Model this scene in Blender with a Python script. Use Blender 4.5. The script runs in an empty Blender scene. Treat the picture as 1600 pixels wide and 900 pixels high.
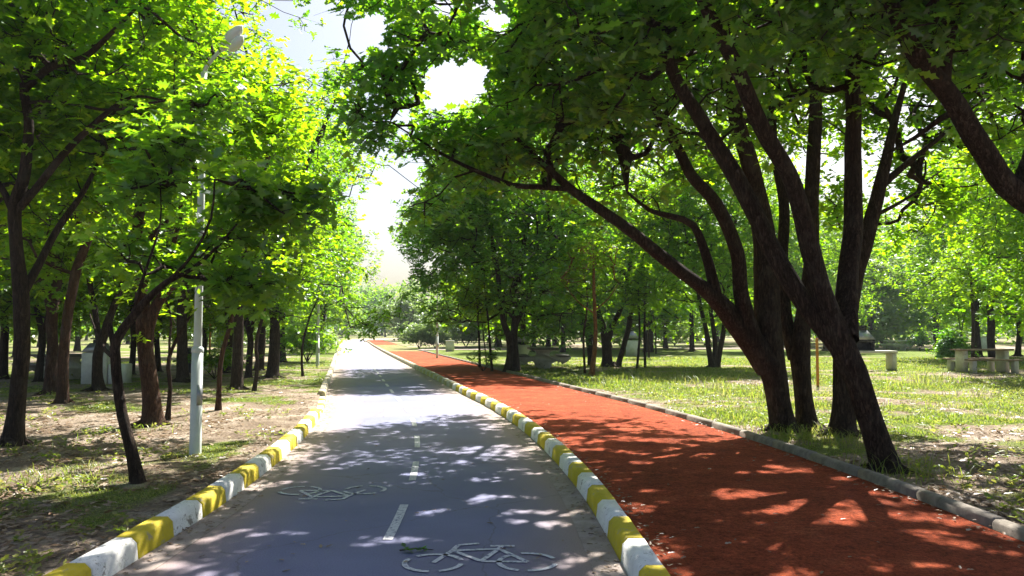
import bpy, math
import numpy as np
from mathutils import Vector

# ------------------------------------------------------------------ camera, sky, sun, exposure
scene = bpy.context.scene
COL = scene.collection
F, CX, CY, HOR, CAMH = 1200.0, 800.0, 450.0, 518.0, 1.5
PITCH = math.atan((HOR - CY) / F)
cam_d = bpy.data.cameras.new('camera')
cam = bpy.data.objects.new('camera', cam_d)
COL.objects.link(cam)
cam.location = (0, 0, CAMH)
cam.rotation_euler = (math.radians(90) + PITCH, 0, 0)
cam_d.sensor_width = 36
cam_d.lens = F / 1600 * 36
cam_d.clip_start = 0.05
cam_d.clip_end = 5000
scene.camera = cam

SUN_AZ, SUN_EL = math.radians(22), math.radians(50)      # to the right of the view direction (+Y)
SUN = np.array([math.sin(SUN_AZ) * math.cos(SUN_EL), math.cos(SUN_AZ) * math.cos(SUN_EL), math.sin(SUN_EL)])
world = bpy.data.worlds.new('World')
scene.world = world
world.use_nodes = True
wn = world.node_tree.nodes
bg = wn['Background']
sky = wn.new('ShaderNodeTexSky')
sky.sky_type = 'NISHITA'
sky.sun_disc = False
sky.sun_elevation = SUN_EL
sky.sun_rotation = SUN_AZ
sky.dust_density = 3.6
sky.air_density = 1.0
sky.ozone_density = 1.0
world.node_tree.links.new(sky.outputs[0], bg.inputs[0])
bg.inputs[1].default_value = 0.05
sun_d = bpy.data.lights.new('sun', 'SUN')
sun_d.energy = 5.0
sun_d.angle = math.radians(0.53)
sun_d.color = (1.0, 0.95, 0.86)
sun = bpy.data.objects.new('sun', sun_d)
COL.objects.link(sun)
sun.location = (20, 40, 60)
sun.rotation_euler = Vector((-SUN).tolist()).to_track_quat('-Z', 'Y').to_euler()
scene.view_settings.view_transform = 'Standard'
scene.view_settings.look = 'None'
scene.view_settings.exposure = 1.8
scene.view_settings.gamma = 1.0
cy = scene.cycles
cy.max_bounces = 7
cy.diffuse_bounces = 4
cy.glossy_bounces = 2
cy.transmission_bounces = 5
cy.transparent_max_bounces = 4
cy.use_denoising = True
cy.caustics_reflective = False
cy.caustics_refractive = False
cy.sample_clamp_indirect = 6

rng = np.random.default_rng(11)

# ------------------------------------------------------------------ pixel <-> world
cp, sp = math.cos(PITCH), math.sin(PITCH)
def ray(px, py):
    r, u = (px - CX) / F, (CY - py) / F
    return np.array([r, cp - u * sp, sp + u * cp])
def P(px, py, Y):
    d = ray(px, py)
    return np.array([0, 0, CAMH]) + d * (Y / d[1])
def G(px, py, z=0.0):
    d = ray(px, py)
    return np.array([0, 0, CAMH]) + d * ((z - CAMH) / d[2])
def project(A):
    A = np.atleast_2d(A)
    y, z = A[:, 1], A[:, 2] - CAMH
    fw = np.maximum(y * cp + z * sp, 1e-3)
    up = -y * sp + z * cp
    return CX + F * A[:, 0] / fw, CY - F * up / fw, fw
def in_poly(x, y, poly):
    inside = np.zeros(len(x), bool)
    n = len(poly)
    for i in range(n):
        x1, y1 = poly[i]; x2, y2 = poly[(i + 1) % n]
        if y1 == y2: continue
        c = ((y1 > y) != (y2 > y)) & (x < (x2 - x1) * (y - y1) / (y2 - y1) + x1)
        inside ^= c
    return inside

# ------------------------------------------------------------------ noise
def _h(ix, iy, seed):
    v = (ix.astype(np.int64) * 374761393 + iy.astype(np.int64) * 668265263 + seed * 974634777) & 0xffffffff
    v = ((v ^ (v >> 13)) * 1274126177) & 0xffffffff
    return ((v ^ (v >> 16)) & 0xffff) / 65535.0
def vnoise(x, y, seed=0):
    ix, iy = np.floor(x), np.floor(y)
    fx, fy = x - ix, y - iy
    fx, fy = fx * fx * (3 - 2 * fx), fy * fy * (3 - 2 * fy)
    a, b = _h(ix, iy, seed), _h(ix + 1, iy, seed)
    c, d = _h(ix, iy + 1, seed), _h(ix + 1, iy + 1, seed)
    return (a * (1 - fx) + b * fx) * (1 - fy) + (c * (1 - fx) + d * fx) * fy
def fbm(x, y, seed=0, octv=4):
    s, a, t = 0, 1, 0
    for k in range(octv):
        s = s + a * vnoise(x * 2 ** k, y * 2 ** k, seed + k * 17); t += a; a *= .55
    return s / t

# ------------------------------------------------------------------ mesh helpers
def mesh_np(name, V, faces, mat, smooth=False, attr=None):
    """faces: list of int arrays (n,k)"""
    me = bpy.data.meshes.new(name)
    V = np.asarray(V, np.float32)
    me.vertices.add(len(V)); me.vertices.foreach_set('co', V.ravel())
    loops = np.concatenate([f.ravel() for f in faces]).astype(np.int32)
    tot = np.concatenate([np.full(len(f), f.shape[1], np.int32) for f in faces])
    st = np.concatenate([[0], np.cumsum(tot)[:-1]]).astype(np.int32)
    me.loops.add(len(loops)); me.loops.foreach_set('vertex_index', loops)
    me.polygons.add(len(tot)); me.polygons.foreach_set('loop_start', st)
    if smooth:
        me.polygons.foreach_set('use_smooth', np.ones(len(tot), bool))
    me.update(calc_edges=True)
    if attr is not None:
        for k, (dom, arr) in attr.items():
            a = me.attributes.new(k, 'FLOAT', dom)
            a.data.foreach_set('value', np.asarray(arr, np.float32))
    for m in (mat if isinstance(mat, (list, tuple)) else [mat]):
        me.materials.append(m)
    return me

def link(name, me, parent=None, loc=None):
    o = bpy.data.objects.new(name, me)
    COL.objects.link(o)
    if parent is not None: o.parent = parent
    if loc is not None: o.location = loc
    return o
def tag(o, label=None, cat=None, group=None, kind=None):
    if label: o['label'] = label
    if cat: o['category'] = cat
    if group: o['group'] = group
    if kind: o['kind'] = kind
    return o
def thing(name, label, cat, loc, rotz=0, group=None):
    o = link(name, None, None, loc)
    o.rotation_euler = (0, 0, rotz)
    o.empty_display_size = .2
    return tag(o, label, cat, group)
def dup(root, loc, rotz=0, scale=1.0, label=None, group=None):
    r = root.copy(); COL.objects.link(r)
    r.location = loc; r.rotation_euler = (0, 0, rotz)
    r.scale = (scale, scale, scale) if np.isscalar(scale) else scale
    if label: r['label'] = label
    if group: r['group'] = group
    for ch in list(root.children):
        c = ch.copy(); COL.objects.link(c); c.parent = r
        for g in list(ch.children):
            d = g.copy(); COL.objects.link(d); d.parent = c
    return r

class MB:
    """collects pieces of ONE part"""
    def __init__(s): s.v = []; s.f = {}; s.n = 0
    def add(s, V, F_):
        V = np.asarray(V, float)
        for f in F_:
            f = np.asarray(f) + s.n
            s.f.setdefault(f.shape[1], []).append(f)
        s.v.append(V); s.n += len(V)
    def box(s, c, size, rotz=0, taper=1.0, bevel=0.0, top_shift=(0, 0)):
        sx, sy, sz = np.array(size) / 2.0
        if bevel > 0:
            b = bevel
            ring = [(-sx + b, -sy), (sx - b, -sy), (sx, -sy + b), (sx, sy - b), (sx - b, sy), (-sx + b, sy), (-sx, sy - b), (-sx, -sy + b)]
            ins = [(-sx + b, -sy + b), (sx - b, -sy + b), (sx - b, -sy + b), (sx - b, sy - b), (sx - b, sy - b), (-sx + b, sy - b), (-sx + b, sy - b), (-sx + b, -sy + b)]
            L = []
            for z, rr, t in ((-sz, ring, 1), (sz - b, ring, taper), (sz, [(x * .0 + ix, y * 0 + iy) for (x, y), (ix, iy) in zip(ring, ins)], taper)):
                for x, y in rr: L.append((x * t + (top_shift[0] if z > -sz else 0), y * t + (top_shift[1] if z > -sz else 0), z))
            V = np.array(L); q = []
            for k in range(2):
                for i in range(8):
                    j = (i + 1) % 8
                    q.append((k * 8 + i, k * 8 + j, (k + 1) * 8 + j, (k + 1) * 8 + i))
            top = [(16, 17, 19, 21)]
            cap = np.array([[16 + i for i in range(8)], [7 - i for i in range(8)]])
            F_ = [np.array(q), cap]
        else:
            V = np.array([(x * (taper if z > 0 else 1) + (top_shift[0] if z > 0 else 0), y * (taper if z > 0 else 1) + (top_shift[1] if z > 0 else 0), z)
                          for z in (-sz, sz) for (x, y) in ((-sx, -sy), (sx, -sy), (sx, sy), (-sx, sy))])
            F_ = [np.array([(3, 2, 1, 0), (4, 5, 6, 7), (0, 1, 5, 4), (1, 2, 6, 5), (2, 3, 7, 6), (3, 0, 4, 7)])]
        cz, sn = math.cos(rotz), math.sin(rotz)
        V = np.stack([V[:, 0] * cz - V[:, 1] * sn, V[:, 0] * sn + V[:, 1] * cz, V[:, 2]], 1) + np.array(c)
        s.add(V, F_)
    def tube(s, pts, rad, sides=10, rough=0.0, seed=0, cap=True):
        V, Fq, capF = tube_np(pts, rad, sides, rough, seed)
        s.add(V, [Fq] + ([capF] if cap else []))
    def lathe(s, c, prof, sides=20):
        V = []; q = []
        for r, z in prof:
            for i in range(sides):
                a = 2 * math.pi * i / sides
                V.append((c[0] + r * math.cos(a), c[1] + r * math.sin(a), c[2] + z))
        for k in range(len(prof) - 1):
            for i in range(sides):
                j = (i + 1) % sides
                q.append((k * sides + i, k * sides + j, (k + 1) * sides + j, (k + 1) * sides + i))
        n = (len(prof) - 1) * sides
        s.add(V, [np.array(q), np.array([[n + i for i in range(sides)], [sides - 1 - i for i in range(sides)]])])
    def prism(s, outline, y0, y1, origin=(0, 0, 0), rotz=0):
        """outline in XZ, extruded in Y"""
        n = len(outline)
        V = np.array([(x, y, z) for y in (y0, y1) for x, z in outline])
        cz, sn = math.cos(rotz), math.sin(rotz)
        V = np.stack([V[:, 0] * cz - V[:, 1] * sn, V[:, 0] * sn + V[:, 1] * cz, V[:, 2]], 1) + np.array(origin)
        q = [(i, (i + 1) % n, n + (i + 1) % n, n + i) for i in range(n)]
        s.add(V, [np.array(q), np.array([list(range(n))[::-1], [n + i for i in range(n)]])])
    def mesh(s, name, mat, smooth=False):
        faces = [np.concatenate(f) for f in s.f.values()]
        return mesh_np(name, np.concatenate(s.v), faces, mat, smooth)
    def build(s, name, mat, parent=None, smooth=False, loc=None):
        return link(name, s.mesh(name, mat, smooth), parent, loc)

def tube_np(pts, rad, sides=8, rough=0.0, seed=0):
    pts = np.asarray(pts, float); rad = np.asarray(rad, float) * np.ones(len(pts))
    n = len(pts)
    T = np.gradient(pts, axis=0)
    T /= np.linalg.norm(T, axis=1)[:, None] + 1e-9
    a = np.array([0, 0, 1.]) if abs(T[0][2]) < .9 else np.array([0, 1., 0])
    N = np.cross(T[0], a); N /= np.linalg.norm(N)
    Ns = []
    for i in range(n):
        N = N - T[i] * np.dot(N, T[i]); N /= np.linalg.norm(N) + 1e-9
        Ns.append(N)
    Ns = np.array(Ns); B = np.cross(T, Ns)
    ang = np.arange(sides) / sides * 2 * math.pi
    r = rad[:, None] * np.ones((n, sides))
    if rough > 0:
        L = np.concatenate([[0], np.cumsum(np.linalg.norm(np.diff(pts, axis=0), axis=1))])
        u = np.cos(ang)[None] * 1.6 + L[:, None] * 1.8; v = np.sin(ang)[None] * 1.6 + L[:, None] * .9
        r = r * (1 + rough * 2.2 * (fbm(u + 7.3 * seed, v + 3.1 * seed, seed, 3) - .5))
        r = r * (1 + rough * .9 * np.cos(ang * 3 + L[:, None] * .7 + seed))
    V = pts[:, None] + r[..., None] * (np.cos(ang)[None, :, None] * Ns[:, None] + np.sin(ang)[None, :, None] * B[:, None])
    V = V.reshape(-1, 3)
    i = np.arange(n - 1)[:, None] * sides; j = np.arange(sides)[None]; j2 = (j + 1) % sides
    Fq = np.stack([i + j, i + j2, i + sides + j2, i + sides + j], -1).reshape(-1, 4)
    cap = np.array([[(n - 1) * sides + k for k in range(sides)]])
    return V, Fq, cap

def smooth_line(pts, rad, step=0.15):
    """Catmull-Rom resample of points (n,3) and radii"""
    pts = np.asarray(pts, float); rad = np.asarray(rad, float)
    A = np.concatenate([pts, rad[:, None]], 1)
    A = np.concatenate([[2 * A[0] - A[1]], A, [2 * A[-1] - A[-2]]])
    out = []
    for k in range(1, len(A) - 2):
        p0, p1, p2, p3 = A[k - 1:k + 3]
        m = max(2, int(np.linalg.norm((p2 - p1)[:3]) / step))
        for t in np.arange(m) / m:
            out.append(.5 * ((2 * p1) + (-p0 + p2) * t + (2 * p0 - 5 * p1 + 4 * p2 - p3) * t * t + (-p0 + 3 * p1 - 3 * p2 + p3) * t ** 3))
    out.append(A[-2])
    out = np.array(out)
    return out[:, :3], np.maximum(out[:, 3], .004)

# ------------------------------------------------------------------ materials
def new_mat(name):
    m = bpy.data.materials.new(name); m.use_nodes = True
    return m, m.node_tree.nodes, m.node_tree.links, m.node_tree.nodes['Principled BSDF']
def noise(n, l, scale, detail=4, rough=.6, vec=None, dist=0):
    t = n.new('ShaderNodeTexNoise'); t.inputs['Scale'].default_value = scale
    t.inputs['Detail'].default_value = detail; t.inputs['Roughness'].default_value = rough
    t.inputs['Distortion'].default_value = dist
    if vec: l.new(vec, t.inputs['Vector'])
    return t
def ramp(n, l, fac, stops):
    r = n.new('ShaderNodeValToRGB')
    while len(r.color_ramp.elements) < len(stops): r.color_ramp.elements.new(.5)
    for e, (p, c) in zip(r.color_ramp.elements, stops):
        e.position = p; e.color = (*c, 1) if len(c) == 3 else c
    l.new(fac, r.inputs[0]); return r
def mix(n, l, fac, a, b, mode='MIX'):
    m = n.new('ShaderNodeMix'); m.data_type = 'RGBA'; m.blend_type = mode
    for sock, v in ((m.inputs[0], fac), (m.inputs[6], a), (m.inputs[7], b)):
        if isinstance(v, (int, float)): sock.default_value = v
        elif isinstance(v, tuple): sock.default_value = (*v, 1)
        else: l.new(v, sock)
    return m.outputs[2]
def bump(n, l, bsdf, h, strength, dist=.02):
    b = n.new('ShaderNodeBump'); b.inputs['Strength'].default_value = strength; b.inputs['Distance'].default_value = dist
    l.new(h, b.inputs['Height']); l.new(b.outputs[0], bsdf.inputs['Normal']); return b
def wpos(n):
    return n.new('ShaderNodeNewGeometry').outputs['Position']
def scaled(n, l, vec, s):
    m = n.new('ShaderNodeMapping'); l.new(vec, m.inputs[0]); m.inputs['Scale'].default_value = s
    return m.outputs[0]
def simple(name, stops, scale=6, rough=.8, metallic=0, bumps=.3, bscale=60, spec=.3, wear=None):
    m, n, l, b = new_mat(name)
    v = wpos(n)
    t = noise(n, l, scale, 6, .65, v)
    c = ramp(n, l, t.outputs[0], stops).outputs[0]
    if wear:
        t2 = noise(n, l, wear[1], 8, .75, v)
        f = ramp(n, l, t2.outputs[0], [(wear[2], (0, 0, 0)), (wear[2] + .06, (1, 1, 1))]).outputs[0]
        c = mix(n, l, f, c, wear[0])
        t3 = noise(n, l, wear[1] * 4.5, 5, .8, v)
        f3 = ramp(n, l, t3.outputs[0], [(wear[2] + .03, (0, 0, 0)), (wear[2] + .07, (.8, .8, .8))]).outputs[0]
        c = mix(n, l, f3, c, tuple(q * .75 for q in wear[0]))
    l.new(c, b.inputs['Base Color'])
    b.inputs['Roughness'].default_value = rough; b.inputs['Metallic'].default_value = metallic
    b.inputs['Specular IOR Level'].default_value = spec
    if bumps: bump(n, l, b, noise(n, l, bscale, 5, .7, v).outputs[0], bumps, .01)
    return m

def leaf_mat(name, refl_a, refl_b, trans_a, trans_b, tfac=.5, gloss=.06):
    m, n, l, b = new_mat(name)
    n.remove(b)
    at = n.new('ShaderNodeAttribute'); at.attribute_name = 'tint'
    oi = n.new('ShaderNodeObjectInfo')
    ma = n.new('ShaderNodeMath'); ma.operation = 'MULTIPLY_ADD'; l.new(oi.outputs['Random'], ma.inputs[0]); ma.inputs[1].default_value = .3; ma.inputs[2].default_value = -.15
    ad = n.new('ShaderNodeMath'); ad.use_clamp = True; l.new(at.outputs['Fac'], ad.inputs[0]); l.new(ma.outputs[0], ad.inputs[1])
    d = n.new('ShaderNodeBsdfDiffuse'); l.new(mix(n, l, ad.outputs[0], refl_a, refl_b), d.inputs[0])
    t = n.new('ShaderNodeBsdfTranslucent'); l.new(mix(n, l, ad.outputs[0], trans_a, trans_b), t.inputs[0])
    g = n.new('ShaderNodeBsdfGlossy'); g.inputs['Roughness'].default_value = .38; g.inputs[0].default_value = (.9, .95, 1, 1)
    s1 = n.new('ShaderNodeMixShader'); s1.inputs[0].default_value = tfac; l.new(d.outputs[0], s1.inputs[1]); l.new(t.outputs[0], s1.inputs[2])
    s2 = n.new('ShaderNodeMixShader'); s2.inputs[0].default_value = gloss; l.new(s1.outputs[0], s2.inputs[1]); l.new(g.outputs[0], s2.inputs[2])
    l.new(s2.outputs[0], n['Material Output'].inputs[0])
    return m
LEAF = leaf_mat('oak_leaf', (.035, .09, .010), (.07, .15, .012), (.21, .50, .004), (.58, .84, .010), .58, .03)
LEAF_COOL = leaf_mat('cool_oak_leaf', (.028, .08, .026), (.055, .13, .03), (.16, .46, .008), (.48, .76, .015), .56, .05)
LEAF_PALE = leaf_mat('pale_leaf', (.06, .115, .035), (.11, .17, .05), (.26, .44, .07), (.42, .58, .12), .5, .06)
GRASS = leaf_mat('grass_blade', (.07, .125, .012), (.24, .22, .07), (.26, .44, .015), (.50, .48, .10), .45, .03)
DRY = leaf_mat('dry_leaf', (.17, .10, .055), (.42, .33, .24), (.16, .09, .04), (.3, .2, .1), .25, .04)
ORANGE_LEAF = leaf_mat('brown_leaf', (.10, .05, .02), (.2, .1, .03), (.3, .13, .03), (.4, .2, .05), .4, .04)

def bark_mat(name, c0, c1, c2, moss=.0):
    m, n, l, b = new_mat(name)
    tc = n.new('ShaderNodeTexCoord').outputs['Object']
    s = scaled(n, l, tc, (1, 1, .22))
    t1 = noise(n, l, 34, 7, .7, s, .6)
    vo = n.new('ShaderNodeTexVoronoi'); vo.feature = 'DISTANCE_TO_EDGE'; vo.inputs['Scale'].default_value = 26
    l.new(mix(n, l, .12, s, t1.outputs[1], 'ADD'), vo.inputs['Vector'])
    t2 = noise(n, l, 3.5, 5, .6, tc)
    c = ramp(n, l, t1.outputs[0], [(.3, c0), (.55, c1), (.78, c2)]).outputs[0]
    f = ramp(n, l, vo.outputs['Distance'], [(0, (.25, .25, .25)), (.16, (1, 1, 1))]).outputs[0]
    c = mix(n, l, .75, c, f, 'MULTIPLY')
    f2 = ramp(n, l, t2.outputs[0], [(.52, (0, 0, 0)), (.72, (1, 1, 1))]).outputs[0]
    c = mix(n, l, f2, c, mix(n, l, .4, c, (.12, .10, .08), 'MIX'))
    l.new(c, b.inputs['Base Color']); b.inputs['Roughness'].default_value = .92; b.inputs['Specular IOR Level'].default_value = .15
    h = n.new('ShaderNodeMath'); h.operation = 'ADD'; l.new(f, h.inputs[0]); l.new(t1.outputs[0], h.inputs[1])
    bump(n, l, b, h.outputs[0], .9, .02)
    return m
BARK = bark_mat('oak_bark', (.022, .015, .011), (.065, .043, .030), (.14, .10, .075))
BARK_RED = bark_mat('reddish_bark', (.035, .02, .014), (.10, .052, .032), (.20, .12, .08))
BARK_ORANGE = bark_mat('orange_bark', (.14, .06, .02), (.32, .14, .05), (.45, .24, .10))

# asphalt
def asphalt():
    m, n, l, b = new_mat('asphalt')
    v = wpos(n)
    t = noise(n, l, 1.1, 5, .6, v); t2 = noise(n, l, 90, 5, .9, v); t3 = noise(n, l, .35, 3, .5, v)
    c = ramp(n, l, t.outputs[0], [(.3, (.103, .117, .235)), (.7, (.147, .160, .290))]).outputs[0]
    c = mix(n, l, ramp(n, l, t3.outputs[0], [(.45, (0, 0, 0)), (.7, (.6, .6, .6))]).outputs[0], c, (.18, .155, .19))
    at = n.new('ShaderNodeAttribute'); at.attribute_name = 'edge'
    c = mix(n, l, at.outputs['Fac'], c, (.26, .195, .18))
    c = mix(n, l, .55, c, ramp(n, l, t2.outputs[0], [(.36, (.45, .45, .45)), (.5, (1, 1, 1)), (.66, (1.45, 1.45, 1.45))]).outputs[0], 'MULTIPLY')
    # fine stains and tyre scuffs
    st = noise(n, l, 9, 8, .8, scaled(n, l, v, (1, .3, 1)))
    c = mix(n, l, ramp(n, l, st.outputs[0], [(.62, (0, 0, 0)), (.74, (.5, .5, .5))]).outputs[0], c, (.11, .105, .12))
    cr = n.new('ShaderNodeTexVoronoi'); cr.feature = 'DISTANCE_TO_EDGE'; cr.inputs['Scale'].default_value = .45
    dn = noise(n, l, 3, 4, .6, v)
    l.new(mix(n, l, .25, v, dn.outputs[1], 'ADD'), cr.inputs['Vector'])
    c = mix(n, l, ramp(n, l, cr.outputs['Distance'], [(.001, (.55, .55, .55)), (.004, (0, 0, 0))]).outputs[0], c, (.07, .065, .07))
    l.new(c, b.inputs['Base Color']); b.inputs['Roughness'].default_value = .72; b.inputs['Specular IOR Level'].default_value = .35
    bump(n, l, b, t2.outputs[0], .35, .006)
    return m
ASPHALT = asphalt()
def tartan():
    m, n, l, b = new_mat('red_gravel')
    v = wpos(n)
    t = noise(n, l, 1.3, 6, .65, v); t2 = noise(n, l, 62, 5, .9, v); t4 = noise(n, l, 5.5, 6, .75, v); t5 = noise(n, l, 24, 4, .8, v)
    c = ramp(n, l, t.outputs[0], [(.3, (.27, .056, .022)), (.55, (.40, .076, .028)), (.75, (.50, .13, .055))]).outputs[0]
    c = mix(n, l, .8, c, ramp(n, l, t2.outputs[0], [(.36, (.3, .3, .3)), (.5, (.95, .95, .95)), (.66, (1.6, 1.6, 1.6))]).outputs[0], 'MULTIPLY')
    c = mix(n, l, .7, c, ramp(n, l, t5.outputs[0], [(.35, (.35, .33, .33)), (.5, (1, 1, 1)), (.68, (1.5, 1.55, 1.6))]).outputs[0], 'MULTIPLY')
    c = mix(n, l, .8, c, ramp(n, l, t4.outputs[0], [(.32, (.55, .5, .5)), (.5, (1, 1, 1)), (.68, (1.3, 1.35, 1.4))]).outputs[0], 'MULTIPLY')
    st = noise(n, l, 7, 8, .8, v)
    c = mix(n, l, ramp(n, l, st.outputs[0], [(.56, (0, 0, 0)), (.72, (.6, .6, .6))]).outputs[0], c, (.10, .045, .03))
    l.new(c, b.inputs['Base Color']); b.inputs['Roughness'].default_value = .95; b.inputs['Specular IOR Level'].default_value = .12
    bump(n, l, b, t2.outputs[0], 1.0, .03)
    return m
RED = tartan()
CONC = simple('kerb_concrete', [(.3, (.15, .13, .11)), (.6, (.27, .235, .20)), (.8, (.37, .33, .28))], 9, .9, 0, .5, 80, .2, wear=((.12, .09, .07), 6, .62))
GUTTER = simple('gutter_concrete', [(.3, (.24, .19, .165)), (.6, (.36, .30, .27)), (.8, (.46, .40, .36))], 5, .9, 0, .5, 90, .2, wear=((.10, .08, .07), 9, .58))
WHITE_K = simple('white_kerb_paint', [(.3, (.66, .65, .62)), (.7, (.84, .83, .80))], 7, .75, 0, .35, 70, .3, wear=((.26, .23, .20), 7, .565))
YELLOW_K = simple('yellow_kerb_paint', [(.3, (.44, .34, .015)), (.7, (.58, .46, .025))], 7, .75, 0, .35, 70, .3, wear=((.36, .30, .18), 7, .57))
ROADPAINT = simple('road_paint', [(.35, (.50, .50, .54)), (.7, (.68, .68, .71))], 12, .72, 0, 0, 150, .3, wear=((.15, .16, .25), 30, .53))
WHITECONC = simple('whitewashed_concrete', [(.3, (.55, .54, .50)), (.7, (.74, .73, .69))], 5, .85, 0, .3, 60, .2, wear=((.34, .31, .27), 5, .62))
TABLECONC = simple('weathered_concrete', [(.3, (.46, .43, .38)), (.7, (.66, .62, .56))], 6, .85, 0, .4, 60, .2, wear=((.2, .16, .13), 4, .6))
SLAB = simple('dark_table_slab', [(.3, (.13, .12, .11)), (.7, (.24, .22, .20))], 6, .7, 0, .3, 60, .3)
SOOT = simple('sooty_iron', [(.3, (.012, .012, .013)), (.7, (.04, .038, .036))], 8, .6, 0, .3, 60, .4)
TIN = simple('grey_sheet_metal', [(.3, (.25, .26, .28)), (.7, (.42, .43, .45))], 8, .42, .7, .15, 30, .5)
POLE = simple('pale_pole_paint', [(.3, (.50, .54, .52)), (.7, (.62, .66, .64))], 5, .5, 0, .12, 60, .4, wear=((.36, .33, .28), 18, .66))
LAMPW = simple('white_lamp_shell', [(.3, (.66, .66, .64)), (.7, (.75, .75, .73))], 5, .45, 0, .05, 60, .4)
LAMPG = simple('frosted_lamp_glass', [(.3, (.7, .7, .66)), (.7, (.8, .8, .76))], 5, .2, 0, 0, 60, .5)
BINM = simple('dark_plastic', [(.3, (.03, .032, .036)), (.7, (.06, .062, .066))], 8, .5, 0, .1, 60, .4)
WOOD = simple('weathered_wood', [(.3, (.16, .11, .07)), (.7, (.30, .22, .15))], 12, .85, 0, .4, 60, .2)
STAKE = simple('orange_stake_paint', [(.3, (.42, .17, .04)), (.7, (.55, .26, .07))], 12, .85, 0, .4, 60, .2)

def ground_mat():
    m, n, l, b = new_mat('park_ground')
    v = wpos(n)
    at = n.new('ShaderNodeAttribute'); at.attribute_name = 'grass'
    t1 = noise(n, l, 1.2, 6, .65, v); t2 = noise(n, l, 26, 6, .75, v); t3 = noise(n, l, 110, 3, .8, v)
    dirt = ramp(n, l, t1.outputs[0], [(.28, (.17, .125, .09)), (.5, (.30, .24, .185)), (.72, (.55, .48, .41))]).outputs[0]
    lit = ramp(n, l, t2.outputs[0], [(.35, (.35, .3, .26)), (.52, (.95, .92, .9)), (.68, (1.45, 1.4, 1.35))]).outputs[0]
    dirt = mix(n, l, .85, dirt, lit, 'MULTIPLY')
    grass = ramp(n, l, t2.outputs[0], [(.3, (.055, .085, .012)), (.5, (.12, .17, .025)), (.72, (.25, .27, .07))]).outputs[0]
    a = n.new('ShaderNodeMath'); a.operation = 'MULTIPLY_ADD'; l.new(t3.outputs[0], a.inputs[0]); a.inputs[1].default_value = 1.1; a.inputs[2].default_value = -.55
    a2 = n.new('ShaderNodeMath'); a2.operation = 'ADD'; l.new(a.outputs[0], a2.inputs[0]); l.new(at.outputs['Fac'], a2.inputs[1])
    f = ramp(n, l, a2.outputs[0], [(.35, (0, 0, 0)), (.6, (1, 1, 1))]).outputs[0]
    c = mix(n, l, f, dirt, grass)
    l.new(c, b.inputs['Base Color']); b.inputs['Roughness'].default_value = .95; b.inputs['Specular IOR Level'].default_value = .1
    h = n.new('ShaderNodeMath'); h.operation = 'ADD'; l.new(t2.outputs[0], h.inputs[0]); l.new(t3.outputs[0], h.inputs[1])
    bump(n, l, b, h.outputs[0], .9, .03)
    return m
GROUND = ground_mat()

# ------------------------------------------------------------------ road geometry
CP = np.array([(-.83, -14), (-.85, 0), (-.87, 4.7), (-.92, 6.7), (-1.08, 8.8), (-1.47, 11.9), (-1.95, 14.6), (-2.75, 18.2), (-4.15, 24.7),
               (-6.05, 33.4), (-9.7, 50), (-12.5, 63), (-20.2, 100), (-26, 130), (-26.6, 143), (-23, 158), (-12, 172), (10, 186), (60, 205)])
def _pchip(xk, yk):
    h = np.diff(xk); d = np.diff(yk) / h
    mm = np.zeros(len(xk)); mm[0], mm[-1] = d[0], d[-1]
    for i in range(1, len(xk) - 1):
        mm[i] = (h[i] * d[i - 1] + h[i - 1] * d[i]) / (h[i] + h[i - 1])
    def f(x):
        x = np.asarray(x, float)
        i = np.clip(np.searchsorted(xk, x) - 1, 0, len(xk) - 2)
        t = np.clip((x - xk[i]) / h[i], -5, 1)
        t3, t2 = t ** 3, t ** 2
        return (2 * t3 - 3 * t2 + 1) * yk[i] + (t3 - 2 * t2 + t) * h[i] * mm[i] + (-2 * t3 + 3 * t2) * yk[i + 1] + (t3 - t2) * h[i] * mm[i + 1]
    return f
_cx = _pchip(CP[:, 1], CP[:, 0])
def centre(Y): return _cx(Y)
def slope(Y): return (centre(np.asarray(Y) + .05) - centre(np.asarray(Y) - .05)) / .1
def off(Y, u):
    """X at depth Y of the line u metres to the right of the centre line"""
    return centre(Y) + u * np.sqrt(1 + slope(Y) ** 2)
HW = 1.58                 # half width of the asphalt incl. gutters
UL0, UL1 = -HW, -HW - .17  # left kerb
UR0, UR1 = HW, HW + .17    # right kerb
RW0, RW1 = UR1, UR1 + 2.62 # red path
OK0, OK1 = RW1, RW1 + .12  # outer kerb
GZ = .07
RED_END = 56.0
YEND = 200.0
def rows(y0, y1, d0=.25, g=1.02):
    r = [y0]; d = d0
    while r[-1] < y1:
        r.append(r[-1] + d)
        if r[-1] > 12: d *= g
    r[-1] = y1
    return np.array(r)
def ribbon(name, us, zs, y0, y1, mat, attr=None, d0=.25, wob=0, kind='structure', parent=None):
    Y = rows(y0, y1, d0)
    us = np.array(us, float); m = len(us)
    U = us[None] + (wob * (fbm(Y * 1.7, Y * 0 + 3, 5) - .5)[:, None] if wob else 0)
    X = centre(Y)[:, None] + U * np.sqrt(1 + slope(Y) ** 2)[:, None]
    V = np.stack([X, np.repeat(Y[:, None], m, 1), np.repeat(np.array(zs, float)[None], len(Y), 0)], -1).reshape(-1, 3)
    i = np.arange(len(Y) - 1)[:, None] * m; j = np.arange(m - 1)[None]
    Fq = np.stack([i + j, i + j + 1, i + m + j + 1, i + m + j], -1).reshape(-1, 4)
    at = None
    if attr is not None: at = {'edge': ('POINT', np.repeat(np.array(attr, float)[None], len(Y), 0).ravel())}
    o = link(name, mesh_np(name, V, [Fq], mat, False, at), parent)
    if kind: o['kind'] = kind
    return o

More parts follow.
